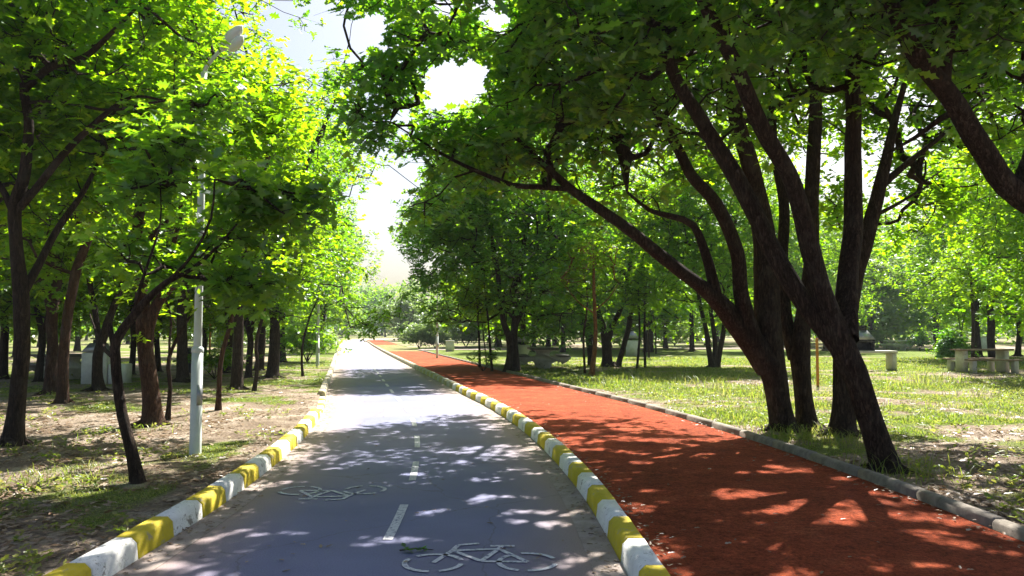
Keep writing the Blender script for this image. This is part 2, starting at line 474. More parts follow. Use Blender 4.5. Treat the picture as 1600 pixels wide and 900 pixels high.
# grass mask over the ground, in world metres
def grass_mask(X, Y):
    u = (X - centre(np.clip(Y, -14, 200))) / np.sqrt(1 + slope(np.clip(Y, -14, 200)) ** 2)
    n1 = fbm(X * .55 + 31, Y * .55 + 7, 3, 4); n2 = fbm(X * 1.9, Y * 1.9, 9, 3)
    base = (n1 - .5) * 2.2 + (n2 - .5) * .9
    right = u > 0
    g = np.where(right, .22, .10) + base
    g = g + np.where(right & (Y > 12) & (Y < 60), .62, 0)
    g = g + np.where((~right) & (Y < 9), .05, 0)
    g = g + np.where((~right) & (Y > 18), .22, 0) + np.where((~right) & (u > -4.2) & (Y > 9), .25, 0)
    g = g + np.where(Y > 45, .25, 0)
    g = g - np.where(right & (Y > 9) & (Y < 22), 1.5 * np.clip(fbm(X * .35 + 3, Y * .5, 90, 2) - .5, 0, 1), 0)
    g = g - np.where(right & (np.abs(Y - 26 - (X - 9) * .1) < 2.5) & (X > 8), .35, 0)
    g = g - np.where((u > OK1 - .1) & (u < OK1 + .55) & (Y < 20), .3, 0) - np.where((u < UL1) & (u > UL1 - .4) & (Y < 16), .35, 0)
    return np.clip(g, 0, 1)

def build_ground():
    Y = np.concatenate([rows(-12, 30, .16, 1.006)[:-1], np.geomspace(30, 230, 130)[:-1], np.geomspace(230, 3000, 18)])
    t = np.concatenate([np.arange(0, 7, .16), np.geomspace(7, 60, 60)[:-1], np.geomspace(60, 2500, 20)])
    Yc = np.clip(Y, -14, 204)
    c = centre(Yc)[:, None]; k = np.sqrt(1 + slope(Yc) ** 2)[:, None]
    XL = c + (UL1 + .03) * k - t[::-1][None]
    XR = c + (OK1 - .02) * k + t[None]
    XM = np.concatenate([c + (UL1 + .06) * k, c + (OK1 - .05) * k], 1)
    X = np.concatenate([XL, XM, XR], 1)
    YY = np.repeat(Y[:, None], X.shape[1], 1)
    nt = len(t)
    und = (fbm(X * .5, YY * .5, 21, 4) - .5) * .10 + (fbm(X * 3, YY * 3, 22, 3) - .5) * .035
    dist = np.concatenate([t[::-1], [0, 0], t])[None]
    Z = GZ + und * np.clip(dist / 1.0, 0, 1)
    # a gentle rise of the land far ahead
    Z = Z + np.clip((YY - 140) / 200, 0, 1) * 1.2 * np.clip(dist / 6, 0, 1)
    Z[:, nt:nt + 2] = -.06
    V = np.stack([X, YY, Z], -1).reshape(-1, 3)
    m = X.shape[1]
    i = np.arange(len(Y) - 1)[:, None] * m; j = np.arange(m - 1)[None]
    Fq = np.stack([i + j, i + j + 1, i + m + j + 1, i + m + j], -1).reshape(-1, 4)
    g = grass_mask(X, YY)
    o = link('ground', mesh_np('ground', V, [Fq], GROUND, True, {'grass': ('POINT', g.ravel())}))
    o['kind'] = 'structure'
    return o
build_ground()
def gz(x, y):
    x = np.asarray(x, float); y = np.asarray(y, float)
    u = (x - centre(np.clip(y, -14, 200)))
    dist = np.where(u < 0, -u + UL1, u - OK1)
    und = (fbm(x * .5, y * .5, 21, 4) - .5) * .10 + (fbm(x * 3, y * 3, 22, 3) - .5) * .035
    return GZ + und * np.clip(dist, 0, 1) + np.clip((y - 140) / 200, 0, 1) * 1.2 * np.clip(dist / 6, 0, 1)

ribbon('road', [-HW + .2, -HW + .45, -HW + .8, 0, HW - .8, HW - .45, HW - .2], [0] * 7, -12, YEND, ASPHALT, [1, .55, .1, 0, .1, .55, 1])
ribbon('gutter_strip', [-HW, -HW + .2], [.004, .002], -12, YEND, GUTTER)
ribbon('gutter_strip', [HW - .2, HW], [.002, .004], -12, YEND, GUTTER)
VERGE = simple('dry_verge_grass', [(.3, (.10, .12, .03)), (.5, (.17, .17, .06)), (.72, (.30, .26, .17))], 1.5, .95, 0, .5, 40, .1)
ribbon('red_path', [RW0 - .01, RW0 + 1.3, RW1 + .01], [.06, .085, .065], -12, RED_END, RED, wob=.0)
ribbon('red_path', [RW0 - .01, RW0 + 1.3, RW1 + .01], [.075, .10, .08], 84, 128, RED)
# verge strip in place of the red path between and beyond (short pale ground)
ribbon('verge', [RW0 - .01, RW0 + 1.3, RW1 + .06], [.05, .07, .06], RED_END, 84, VERGE)
ribbon('verge', [RW0 - .01, RW0 + 1.3, RW1 + .06], [.05, .07, .06], 128, YEND, GUTTER)
# pale trodden cross path
def cross_path():
    X = np.linspace(RW1 + centre(60) + .4, 60, 60)
    Yc = 60 + (X + 8) * .10 + 1.2 * np.sin(X * .12)
    V = []
    for s_ in (-1.3, 1.3): V.append(np.stack([X, Yc + s_ * (1 + .3 * vnoise(X, X * 0 + s_, 4)), X * 0 + GZ + .05], -1))
    V = np.stack(V, 1).reshape(-1, 3); i = np.arange(59)[:, None] * 2
    Fq = np.concatenate([i, i + 2, i + 3, i + 1], 1)
    o = link('footpath', mesh_np('footpath', V, [Fq], GUTTER)); o['kind'] = 'structure'
cross_path()

# ------------------------------------------------------------------ kerbs made of stones
def kerb_stone_V(ya, yb, ua, ub, z0, z1, cham, face_u, jig):
    """block between depth ya..yb; chamfer on the side of face_u"""
    def pt(u, Y, z): return (float(off(Y, u)), Y, z)
    inner, outer = (ua, ub) if abs(ua - face_u) < abs(ub - face_u) else (ub, ua)
    s_ = 1 if outer > inner else -1
    prof = [(inner, z0), (inner + s_ * .018, z1 - cham), (inner + s_ * (.02 + cham), z1), (outer - s_ * .012, z1), (outer, z1 - .015), (outer, z0)]
    V = []
    for Y, e in ((ya, 0), (ya + .01, 1), (yb - .01, 1), (yb, 0)):
        for k, (u, z) in enumerate(prof):
            zz = z + jig[1] - (0 if e else (.008 if z > z0 + .02 else 0)); V.append(pt(u + jig[0] - (0 if e else s_ * (-.006 if k < 3 else .006)), Y, zz))
    q = []
    for k in range(3):
        for i in range(5):
            q.append((k * 6 + i, k * 6 + i + 1, (k + 1) * 6 + i + 1, (k + 1) * 6 + i))
    ends = [[5, 4, 3, 2, 1, 0], [18, 19, 20, 21, 22, 23]]
    return V, [np.array(q), np.array(ends)]
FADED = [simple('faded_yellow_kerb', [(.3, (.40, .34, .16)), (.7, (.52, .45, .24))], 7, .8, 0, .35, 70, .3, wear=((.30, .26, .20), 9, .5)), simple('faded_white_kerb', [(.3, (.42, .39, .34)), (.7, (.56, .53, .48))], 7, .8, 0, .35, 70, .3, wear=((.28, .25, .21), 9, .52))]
def kerb(label, name, ua, ub, face, z1, y_start, y_end, length, mats, gap=(), first=0, group=None, jitter=.006, cham=.035, max_parts=92, cat='kerb', sub='kerb_stone', fade=20):
    root = thing(name, label, cat, (0, 0, 0), 0, group)
    y = y_start; k = first; parts = 0
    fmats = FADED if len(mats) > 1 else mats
    rest = [MB() for _ in mats + fmats]
    R = np.random.default_rng(int(abs(ua) * 100) + 5)
    while y < y_end:
        L = length / math.sqrt(1 + float(slope(y)) ** 2)
        jig = ((R.random() - .5) * jitter * 2, (R.random() - .5) * jitter * 2)
        z = z1
        for (g0, g1) in gap:
            if g0 <= y <= g1: z = .03
        V, Fc = kerb_stone_V(y + .006, y + L - .004, ua, ub, -.05, z, cham if z > .05 else .008, face, jig)
        mi = k % len(mats)
        mt = mats[mi]
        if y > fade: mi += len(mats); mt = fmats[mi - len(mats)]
        if y > -1 and parts < max_parts:
            mb = MB(); mb.add(V, Fc); o = mb.build(sub, mt, root); parts += 1
            if z < .05: o['label'] = 'dropped stone of the lowered crossing'
        else: rest[mi].add(V, Fc)
        y += L; k += 1
    for r, mt in zip(rest, mats + fmats):
        if r.n: tag(r.build('far_stones', mt, root), kind='stuff')
    return root
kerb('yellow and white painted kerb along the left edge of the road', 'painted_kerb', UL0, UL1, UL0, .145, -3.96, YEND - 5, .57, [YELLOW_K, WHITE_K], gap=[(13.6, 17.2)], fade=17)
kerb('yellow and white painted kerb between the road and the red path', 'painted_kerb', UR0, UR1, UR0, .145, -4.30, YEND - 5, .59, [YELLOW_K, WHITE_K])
kerb('plain grey concrete kerb on the lawn side of the red path', 'concrete_kerb', OK0, OK1, OK0, .14, -4.3, RED_END + 1, 1.0, [CONC], cham=.02, jitter=.006)

# ------------------------------------------------------------------ road markings
def strokes(name, segs, w, z, mat, label, cat, closed_rings=(), xf=None, group=None):
    mb = MB()
    def addq(a, b, c, d): 
        V = np.array([xf(p) for p in (a, b, c, d)])
        mb.add(V, [np.array([[0, 1, 2, 3]])])
    k = 0
    for pts in segs:
        ww = w
        pts = [np.array(p, float) for p in pts]
        for a, b in zip(pts[:-1], pts[1:]):
            d = b - a; L = np.linalg.norm(d); nrm = np.array([-d[1], d[0]]) / L * ww / 2
            e = d / L * ww * .0
            k += 1
            zz = z + .0006 * (k % 5)
            m0 = MB()
            V = [(*(xf(p)), zz) for p in (a - nrm - e, b - nrm + e, b + nrm + e, a + nrm - e)]
            mb.add(V, [np.array([[0, 1, 2, 3]])])
    for (cx, cyy, r, a0, a1) in closed_rings:
        k += 1; zz = z + .0006 * (k % 5)
        A = np.linspace(math.radians(a0), math.radians(a1), 28)
        V = []
        for t in A:
            for rr in (r - w / 2, r + w / 2): V.append((*xf(np.array([cx + rr * math.cos(t), cyy + rr * math.sin(t)])), zz))
        i = np.arange(27)[:, None] * 2
        mb.add(V, [np.concatenate([i, i + 1, i + 3, i + 2], 1)])
    o = mb.build(name, mat)
    return tag(o, label, cat, group)
def bike(cx, cyy, rot, label, sc=1.0):
    c_, s_ = math.cos(rot), math.sin(rot)
    def xf(p): return (cx + sc * (p[0] * c_ - p[1] * s_), cyy + sc * (p[0] * s_ + p[1] * c_))
    segs = [[(-.31, 0), (-.20, .27), (.12, .30)], [(-.20, .27), (.0, .02)], [(.0, .02), (.12, .30)], [(0, .02), (.30, 0)], [(.30, 0), (.12, .30)],
            [(-.20, .27), (-.165, .40), (-.02, .44)], [(.12, .30), (.14, .37)], [(.06, .38), (.23, .375)]]
    rings = [(-.31, 0, .185, 15, 130), (-.31, 0, .185, 150, 265), (-.31, 0, .185, 285, 350), (.30, 0, .185, 20, 100), (.30, 0, .185, 125, 250), (.30, 0, .185, 268, 345)]
    return strokes('bicycle_symbol', segs, .036, .005, ROADPAINT, label, 'road marking', rings, xf)
bike(-.20, 5.08, .03, 'white painted bicycle symbol close to the camera in the right lane')
bike(-1.70, 7.35, math.pi + .05, 'faded white bicycle symbol in the left lane farther up')
y = 5.62; nd = 0
near = ['nearest', 'second nearest', 'third nearest', 'fourth nearest', 'fifth nearest', 'sixth nearest']
while y < 60:
    L = 1.12
    V = []
    ys = np.linspace(y, y + L, 4)
    for yy in ys:
        for w_ in (-.036, .036): V.append((float(off(yy, -.01 + w_)), yy, .006))
    i = np.arange(3)[:, None] * 2
    o = link('lane_dash', mesh_np('lane_dash', V, [np.concatenate([i, i + 1, i + 3, i + 2], 1)], ROADPAINT))
    tag(o, (near[nd] + ' white dash of the centre line') if nd < 6 else 'small far white dash of the centre line', 'road marking', 'centre line dashes')
    y += 2.2; nd += 1

# ------------------------------------------------------------------ trees
SKY_GAPS = [
    [(418, -80), (428, 40), (440, 82), (458, 60), (452, -80)],
    [(538, 22), (545, 80), (600, 88), (614, 52), (590, 14)],
    [(662, 95), (668, 165), (720, 175), (765, 140), (768, 98), (720, 84)],
    [(742, 8), (750, 50), (790, 60), (804, 22)],
    [(660, 238), (600, 268), (545, 295), (562, 345), (578, 400), (578, 470), (600, 480), (632, 450), (640, 412), (612, 388), (606, 352), (625, 315), (662, 275)],
    [(675, 0), (680, 30), (705, 30), (705, 0)],
    [(610, 175), (620, 215), (640, 205), (632, 170)],
]
SUN_GAPS = [  # (world polygon, share removed)
    ([(-5.4, 13.6), (-3, 13.9), (.3, 14.3), (2.3, 15.2), (2.6, 20), (0, 18.9), (-2.6, 18.0), (-5.6, 18.2)], 1.01),
    ([(2.2, 15), (4.2, 11.8), (7, 11), (12, 9.5), (17, 11), (18, 24), (10, 31), (6, 29), (3.2, 20.5)], .93),
    ([(-7.6, 35), (-3.4, 35), (-8, 54), (-20, 112), (-26, 112), (-16, 64)], 1.01),
    ([(-3, 30), (4, 33), (16, 50), (-4, 70)], .5),
    ([(-9.5, 9), (-3.2, 10.2), (-4.2, 16), (-6, 27), (-13, 27)], .82),
    ([(-7, 6.9), (-3.4, 7.2), (-3.4, 8), (-7.5, 9)], .35),
    ([(3.6, 4), (9, 4), (9, 9), (4.2, 9)], .35),
    ([(1.6, 5.6), (3.1, 5.6), (3.1, 6.9), (1.8, 6.9)], .6),
    ([(.9, 4.0), (1.9, 4.0), (1.9, 4.9), (1.0, 4.9)], .5),
]
def cull(A, R, sky=True):
    A = np.atleast_2d(A)
    keep = np.ones(len(A), bool)
    if sky:
        px, py, fw = project(A)
        for poly in SKY_GAPS: keep &= ~(in_poly(px, py, poly) & (fw > .5))
    g = A[:, :2] - (A[:, 2] / math.tan(SUN_EL))[:, None] * np.array([math.sin(SUN_AZ), math.cos(SUN_AZ)])
    for poly, pr in SUN_GAPS:
        keep &= ~(in_poly(g[:, 0], g[:, 1], poly) & (R.random(len(A)) < pr))
    return keep

def fleck_cull(A):
    """openings between the leaves through which the sun reaches the ground"""
    g = A[:, :2] - (A[:, 2] / math.tan(SUN_EL))[:, None] * np.array([math.sin(SUN_AZ), math.cos(SUN_AZ)])
    x, y = g[:, 0], g[:, 1]
    big = fbm(x * .55 + 4, y * .55, 81, 2)
    u = x - centre(np.clip(y, -14, 200))
    fine = np.where(u > HW, fbm(x * 3.1 + 2, y * 5.6, 83, 3), fbm(x * 2.7 + 9, y * 4.8, 82, 3))
    th = .695 - .34 * (big - .5) - np.where(u < UL1, .07, 0) - np.where(u > HW, .11, 0)
    hole = fine > th
    for poly, pr in SUN_GAPS[:3]:
        if pr > .9: hole |= in_poly(x, y, poly)
    px, py, fw = project(A)
    jx = (fbm(A[:, 0] * 4, A[:, 2] * 4, 91, 2) - .5) * 46; jy = (fbm(A[:, 1] * 4, A[:, 2] * 4, 92, 2) - .5) * 46
    for poly in SKY_GAPS: hole |= in_poly(px + jx, py + jy, poly) & (fw > .5)
    return ~hole

_half = np.array([(.0, .0), (.14, .045), (.24, .17), (.34, .09), (.46, .30), (.58, .12), (.74, .25), (.80, .10), (1.0, 0)])
def leaf_template(lod):
    if lod == 0:      # lobed oak leaf, two folded halves
        up = [(x, y, .10 * y - .10 * x * x) for x, y in _half]
        dn = [(x, -y, .10 * y - .10 * x * x) for x, y in _half[1:-1]]
        V = np.array(up + dn, float)
        top = list(range(9)); bot = [0] + list(range(9, 16)) + [8]
        return V, [np.array([top[::-1]]), np.array([bot])]
    if lod == 1:
        V = np.array([(0, 0, 0), (.3, .20, .03), (.48, .10, 0), (.72, .24, .0), (1, 0, -.1), (.72, -.24, 0), (.48, -.10, 0), (.3, -.20, .03)], float)
        return V, [np.array([[0, 4, 3, 2, 1]]), np.array([[0, 7, 6, 5, 4]])]
    V = np.array([(0, 0, 0), (.5, .33, .06), (1, 0, -.08), (.5, -.33, .06)], float)
    return V, [np.array([[0, 3, 2, 1]])]
def leaves_np(pos, dirs, size, lod, R, tint_base, flat=.45):
    """one leaf per row of pos"""
    n = len(pos)
    d = dirs / (np.linalg.norm(dirs, axis=1)[:, None] + 1e-9)
    up = np.array([0, 0, 1.]) + R.normal(0, flat, (n, 3))
    side = np.cross(up, d); side /= np.linalg.norm(side, axis=1)[:, None] + 1e-9
    nn = np.cross(d, side)
    s_ = size * R.uniform(.5, 1.4, n)
    T, Fs = leaf_template(lod)
    W = R.uniform(.85, 1.15, n)
    V = pos[:, None] + s_[:, None, None] * (T[None, :, 0, None] * d[:, None] + (T[None, :, 1, None] * W[:, None, None]) * side[:, None] + T[None, :, 2, None] * nn[:, None])
    m = len(T)
    F_ = []; ti = []
    for f in Fs:
        F_.append((f[0][None] + (np.arange(n) * m)[:, None]))
        ti.append(tint_base)
    return V.reshape(-1, 3), F_, np.concatenate(ti)

def rosettes(A, per, n_leaf, spread, size, lod, R, updown=0.0, filt=None):
    """A: cluster centres. returns leaf mesh arrays and twig segments"""
    n = len(A)
    tips = np.repeat(A, per, 0) + R.normal(0, 1, (n * per, 3)) * np.array([spread, spread, spread * .6])
    roots = np.repeat(A, per, 0)
    if filt is not None:
        k = filt(tips); tips = tips[k]; roots = roots[k]
    out = tips - roots
    pos = np.repeat(tips, n_leaf, 0) + R.normal(0, size * .35, (len(tips) * n_leaf, 3))
    az = R.uniform(0, 2 * math.pi, len(pos))
    dirs = np.stack([np.cos(az), np.sin(az), R.normal(-.15 + updown, .38, len(pos))], 1) + np.repeat(out, n_leaf, 0) * 1.0
    tint = np.repeat(np.clip(R.normal(.45, .22, len(tips)), 0, 1), n_leaf) + R.normal(0, .12, len(pos))
    if filt is not None:
        k = filt(pos + dirs * size * .4); pos, dirs, tint = pos[k], dirs[k], tint[k]
    V, F_, t = leaves_np(pos, dirs, size, lod, R, np.clip(tint, 0, 1))
    return V, F_, t, roots, tips

def grow(nodes, paths, att, bf, R):
    """minimal spanning growth of the attractors onto the skeleton; returns positions, parent ids"""
    M = len(nodes); pos = list(nodes); par = [-1] * M; pl = list(paths)
    D = np.linalg.norm(att[:, None] - nodes[None], axis=2)
    C = D + bf * np.array(paths)[None]
    bp = C.argmin(1); bc = C[np.arange(len(att)), bp]; bd = D[np.arange(len(att)), bp]
    alive = np.ones(len(att), bool)
    for _ in range(len(att)):
        k = np.where(alive, bc, 1e9).argmin()
        alive[k] = False
        pos.append(att[k]); par.append(int(bp[k])); pl.append(pl[bp[k]] + bd[k])
        d = np.linalg.norm(att - att[k], axis=1); c = d + bf * pl[-1]
        better = alive & (c < bc)
        bc[better] = c[better]; bp[better] = len(pos) - 1; bd[better] = d[better]
    return np.array(pos), np.array(par)

def sample_clumps(clumps, n, R):
    vol = np.array([c[1][0] * c[1][1] * c[1][2] for c in clumps]) ** .85
    cnt = np.maximum((vol / vol.sum() * n).astype(int), 3)
    out = []
    for (c, r), m in zip(clumps, cnt):
        v = R.normal(size=(m, 3)); v /= np.linalg.norm(v, axis=1)[:, None]
        v *= (R.random(m) ** .42)[:, None]
        v[:, 2] = np.where(v[:, 2] < -.6, -.6 - (v[:, 2] + .6) * .2, v[:, 2])
        out.append(np.array(c) + v * np.array(r))
    return np.concatenate(out)

def make_tree(name, label, cat, base, limbs, clumps, n_att, per, n_leaf, size, lod, seed, bark=None, leaf=None, bf=.25, spread=.22,
              group=None, sides=12, docull=True, attach_from=.35, rough=.07, twig_sides=4, flare=1.35, tw0=.006, dens=1.5):
    """limbs: list of (points(n,3) world, radii); the first starts at the base"""
    bark = bark or BARK; leaf = leaf or LEAF
    R = np.random.default_rng(seed)
    base = np.array(base, float)
    wood = MB(); nodes = []; paths = []; nrad = []
    for k, (pts, rad) in enumerate(limbs):
        p, r = smooth_line(np.array(pts) - base, rad, .14 if lod < 2 else .4)
        if p[0][2] < .3:        # reaches the ground: root flare and buried foot
            h = p[:, 2]
            r = r * (1 + (flare - 1) * np.exp(-np.clip(h, 0, 9) / .13))
            p = np.concatenate([[p[0] - np.array([0, 0, .14])], p]); r = np.concatenate([[r[0] * 1.15], r])
        wob = .25 * r.mean()
        s_ = np.linspace(0, 1, len(p)) * len(p) * .35
        p = p + np.stack([vnoise(s_ + seed, s_ * 0 + k, 1) - .5, vnoise(s_ + seed, s_ * 0 + k + 9, 2) - .5, s_ * 0], 1) * wob * np.clip(np.linspace(0, 6, len(p)), 0, 1)[:, None]
        wood.tube(p, r, sides if r.max() > .05 else max(5, sides // 2), rough, seed + k)
        L = np.concatenate([[0], np.cumsum(np.linalg.norm(np.diff(p, axis=0), axis=1))])
        a = int(len(p) * attach_from) if k == 0 else int(len(p) * .15)
        st = 2 if lod < 2 else 1
        nodes.append(p[a::st]); paths.append(L[a::st] * .6 + p[a][2] * .3); nrad.append(r[a::st])
        nodes.append(p[-1:]); paths.append(L[-1:] * .6); nrad.append(r[-1:])
    r0 = float(np.max(limbs[0][1][:1]))
    if r0 > .09 and lod < 2:
        for q in range(6):
            a = q * 1.05 + R.uniform(-.3, .3); c_, s_ = math.cos(a), math.sin(a); L_ = r0 * R.uniform(1.9, 3.0)
            pp, rr_ = smooth_line([(c_ * r0 * .45, s_ * r0 * .45, .34 * r0 + .10), (c_ * r0 * 1.05, s_ * r0 * 1.05, .05), (c_ * L_, s_ * L_, -.03), (c_ * L_ * 1.3, s_ * L_ * 1.3, -.10)], [r0 * .42, r0 * .32, r0 * .2, r0 * .1], .06)
            wood.tube(pp, rr_, 8, .12, seed + q)
    nodes = np.concatenate(nodes); paths = np.concatenate(paths); nrad = np.concatenate(nrad)
    att = sample_clumps([(np.array(c) - base, r) for c, r in clumps], int(n_att * dens), R)
    att = att[att[:, 2] > .5]
    if docull and fleck_cull(att + base).mean() < .5: docull = False
    if docull: att = att[cull(att + base, R)]
    if lod < 2 and len(att) > 60:
        dd = np.linalg.norm(att[:, None] - att[None], axis=2); dd.sort(1)
        att = att[dd[:, 2] < (.62 if docull else .8) + .08 * max(0, base[1] - 12) * .3]
    pos, par = grow(nodes, paths, att, bf, R)
    M = len(nodes); N = len(pos)
    w = np.full(N, tw0 ** 2.3)
    for i in range(N - 1, M - 1, -1):
        if par[i] >= M: w[par[i]] += w[i]
    rad = w ** (1 / 2.3)
    for i in range(M, N):
        a, b = pos[par[i]], pos[i]
        L = np.linalg.norm(b - a)
        ra = rad[par[i]] if par[i] >= M else min(nrad[par[i]] * .8, rad[i] * 1.25)
        ra = min(ra, rad[i] * 1.6); rb = rad[i]
        mid = (a + b) / 2 + R.normal(0, .06 * L, 3) - np.array([0, 0, .05 * L])
        if lod >= 2:
            V, Fq, _ = tube_np([a, b], [ra, rb], 3)
        else:
            V, Fq, _ = tube_np([a, mid, b], [ra, (ra + rb) / 2, rb], 6 if rb > .02 else twig_sides)
        wood.add(V, [Fq])
    V, F_, t, roots, tips = rosettes(att, per, n_leaf, spread, size, lod, R, filt=(lambda q: fleck_cull(q + base)) if docull else None)
    if lod < 2:
        # thin twigs from cluster centre to rosette, three-sided
        n = len(tips); e = R.normal(0, 1, (n, 3)); d = tips - roots
        e -= d * (np.sum(e * d, 1) / (np.sum(d * d, 1) + 1e-9))[:, None]; e /= np.linalg.norm(e, axis=1)[:, None]
        r0 = .0045
        TV = np.stack([roots + e * r0, roots - e * r0, tips + e * r0 * .4, tips - e * r0 * .4], 1).reshape(-1, 3)
        i = np.arange(n)[:, None] * 4
        wood.add(TV, [np.concatenate([i, i + 1, i + 3, i + 2], 1)])
    root = thing(name, label, cat, base.tolist(), 0, group)
    wood.build('trunk', bark, root, smooth=True)
    link('crown', mesh_np('crown', V, F_, leaf, False, {'tint': ('FACE', t)}), root)
    return root

def PL(lst, Y0):
    """list of (px, py, [depth], width_px) -> world points + radii"""
    pts, rad = [], []
    for it in lst:
        if len(it) == 4: px, py, Y, w = it
        else: px, py, w = it; Y = Y0
        pts.append(P(px, py, Y)); rad.append(w / 2 * Y / F)
    return np.array(pts), np.array(rad)
def base_at(px, py):
    g = G(px, py, GZ); g[2] = float(gz(g[0], g[1])) ; return g
def C3(px, py, Y, rx, ry=None, rz=None):
    return (P(px, py, Y), (rx, ry or rx, rz or rx * .7))

# ---- the big multi-stem oaks on the right
b = base_at(1385, 735); Y0 = b[1]
limbs = [PL([(1388, 738, Y0, 38), (1366, 672, Y0, 37), (1343, 600, Y0 - .02, 38), (1316, 540, Y0, 40), (1290, 470, Y0, 31), (1268, 392, Y0, 30), (1240, 290, Y0 - .1, 26), (1191, 200, Y0 - .3, 26), (1147, 98, Y0 - .5, 23), (1107, 20, Y0 - .8, 20), (1070, -60, Y0 - 1.1, 18), (1020, -160, Y0 - 1.4, 12), (990, -260, Y0 - 1.6, 6)], Y0),
         PL([(1320, 552, Y0, 32), (1270, 492, Y0 + .1, 28), (1235, 440, Y0 + .2, 30), (1205, 385, Y0 + .3, 28), (1155, 289, Y0 + .4, 27), (1098, 191, Y0 + .4, 23), (1053, 120, Y0 + .3, 20), (1027, 36, Y0 + .1, 20), (1000, -50, Y0 - .2, 14), (960, -150, Y0 - .4, 7)], Y0),
         PL([(1322, 530, Y0 + .02, 40), (1326, 430, Y0 + .3, 32), (1334, 330, Y0 + .5, 28), (1333, 200, Y0 + .6, 24), (1334, 90, Y0 + .5, 21), (1345, -20, Y0 + .3, 16), (1370, -140, Y0, 9), (1380, -220, Y0, 5)], Y0)]
cl = [C3(1010, 40, 8.2, 1.2), C3(1120, -20, 8.0, 1.3), C3(880, 40, 8.8, 1.1, 1.1, .7), C3(1180, 90, 8.9, 1.1), C3(720, 0, 8.8, .9, 1, .6), C3(790, 130, 9.3, .7, .8, .45),
      C3(1300, -30, 8.6, 1.2), C3(1250, 160, 9.3, .9), C3(1080, -160, 7.8, 1.3, 1.3, .7), C3(940, -130, 8.0, 1.3, 1.3, .6), C3(1320, -180, 8.2, 1.3, 1.3, .7), C3(800, -110, 8.2, 1.2, 1.2, .5),
      C3(1380, 60, 8.8, .9), C3(930, 150, 9.2, .8, .8, .5), C3(640, 60, 9.0, .55, .7, .45), C3(1230, 10, 7.2, .9, .9, .5), C3(1060, 200, 9.0, .6, .6, .4)]
make_tree('oak_tree', 'large dark oak leaning left, its thick forked trunk nearest the grey kerb', 'tree', b, limbs, cl, 500, 5, 7, .155, 0, 101, leaf=LEAF_COOL, attach_from=.45, sides=16)

b = base_at(1224, 672); Y0 = b[1]
limbs = [PL([(1226, 674, Y0, 35), (1214, 610, Y0, 36), (1204, 560, Y0, 42), (1200, 500, Y0, 40), (1197, 420, Y0, 38), (1188, 340, Y0, 34), (1172, 260, Y0 - .2, 28), (1150, 180, Y0 - .4, 24), (1140, 90, Y0 - .6, 20), (1130, 0, Y0 - .8, 14), (1125, -80, Y0 - .9, 7)], Y0),
         PL([(1203, 575, Y0 - .05, 42), (1168, 524, Y0 - .1, 40), (1121, 471, Y0 - .3, 28), (1085, 440, Y0 - .5, 22), (1031, 398, Y0 - .7, 20), (985, 362, Y0 - .8, 18), (933, 324, Y0 - .9, 16), (889, 293, Y0 - 1, 14), (835, 244, Y0 - 1.2, 9), (790, 200, Y0 - 1.4, 5)], Y0),
         PL([(889, 296, Y0 - 1, 9), (840, 292, Y0 - 1.1, 9), (800, 289, Y0 - 1.2, 8), (724, 258, Y0 - 1.4, 6), (675, 231, Y0 - 1.5, 4), (610, 190, Y0 - 1.6, 2)], Y0),
         PL([(1180, 538, Y0 - .1, 30), (1160, 470, Y0 - .3, 25), (1151, 395, Y0 - .5, 22), (1120, 320, Y0 - .7, 20), (1080, 275, Y0 - .9, 18), (1058, 231, Y0 - 1, 16), (1022, 169, Y0 - 1.2, 13), (990, 100, Y0 - 1.4, 9), (960, 30, Y0 - 1.5, 4)], Y0),
         PL([(1121, 472, Y0 - .32, 20), (1104, 400, Y0 - .5, 15), (1084, 352, Y0 - .6, 12), (1050, 338, Y0 - .7, 10), (1015, 328, Y0 - .8, 7), (980, 300, Y0 - .9, 4)], Y0)]
cl = [C3(700, 250, 10.4, .8, .9, .55), C3(790, 230, 10.6, .95, 1, .6), C3(600, 165, 10.0, .65, .8, .5), C3(640, 100, 10.2, .7, .8, .5), C3(880, 230, 11, 1.1, 1.2, .5), C3(960, 180, 11, 1.0), C3(840, 110, 10.6, 1.1, 1, .6),
      C3(960, 310, 11.4, .7, .7, .3), C3(1040, 270, 11.2, .7, .7, .35), C3(740, 40, 10, .9, .9, .45), C3(1060, 100, 11, 1.3), C3(1150, 20, 11.4, 1.5), C3(1000, -20, 10.8, 1.5), C3(880, -30, 10.4, 1.4, 1.4, .8), C3(640, 320, 10.3, .35, .5, .3),
      C3(575, 30, 9.8, .55, .7, .35), C3(545, 120, 9.9, .3, .5, .3), C3(640, -20, 9.6, 1.0, 1, .5), C3(1100, -100, 11, 1.4, 1.4, .8), C3(620, 235, 10.2, .35, .5, .25), C3(690, 210, 10.2, .8, .8, .4), C3(610, 90, 9.9, .5, .7, .4), C3(680, 60, 9.9, .6, .7, .4), C3(570, 200, 10.2, .35, .5, .3), C3(820, 60, 10, .8, .8, .5),
      (np.array([.4, 15.4, 6.2]), (1.6, 1.3, .9)), (np.array([2.6, 16.3, 6.6]), (1.7, 1.4, 1.0)), (np.array([-1.3, 14.9, 5.9]), (1.3, 1.2, .8)), (np.array([1.4, 17.4, 6.3]), (1.5, 1.2, .9)), (np.array([3.4, 14.2, 7.2]), (1.8, 1.5, 1.0)), (np.array([.4, 13.2, 6.4]), (1.5, 1.2, .7)), (np.array([-1.1, 13.2, 6.5]), (1.3, 1.2, .7))]
make_tree('oak_tree', 'dark oak whose long low limb reaches left over the red path', 'tree', b, limbs, cl, 1120, 5, 7, .155, 0, 102, leaf=LEAF_COOL, sides=14)

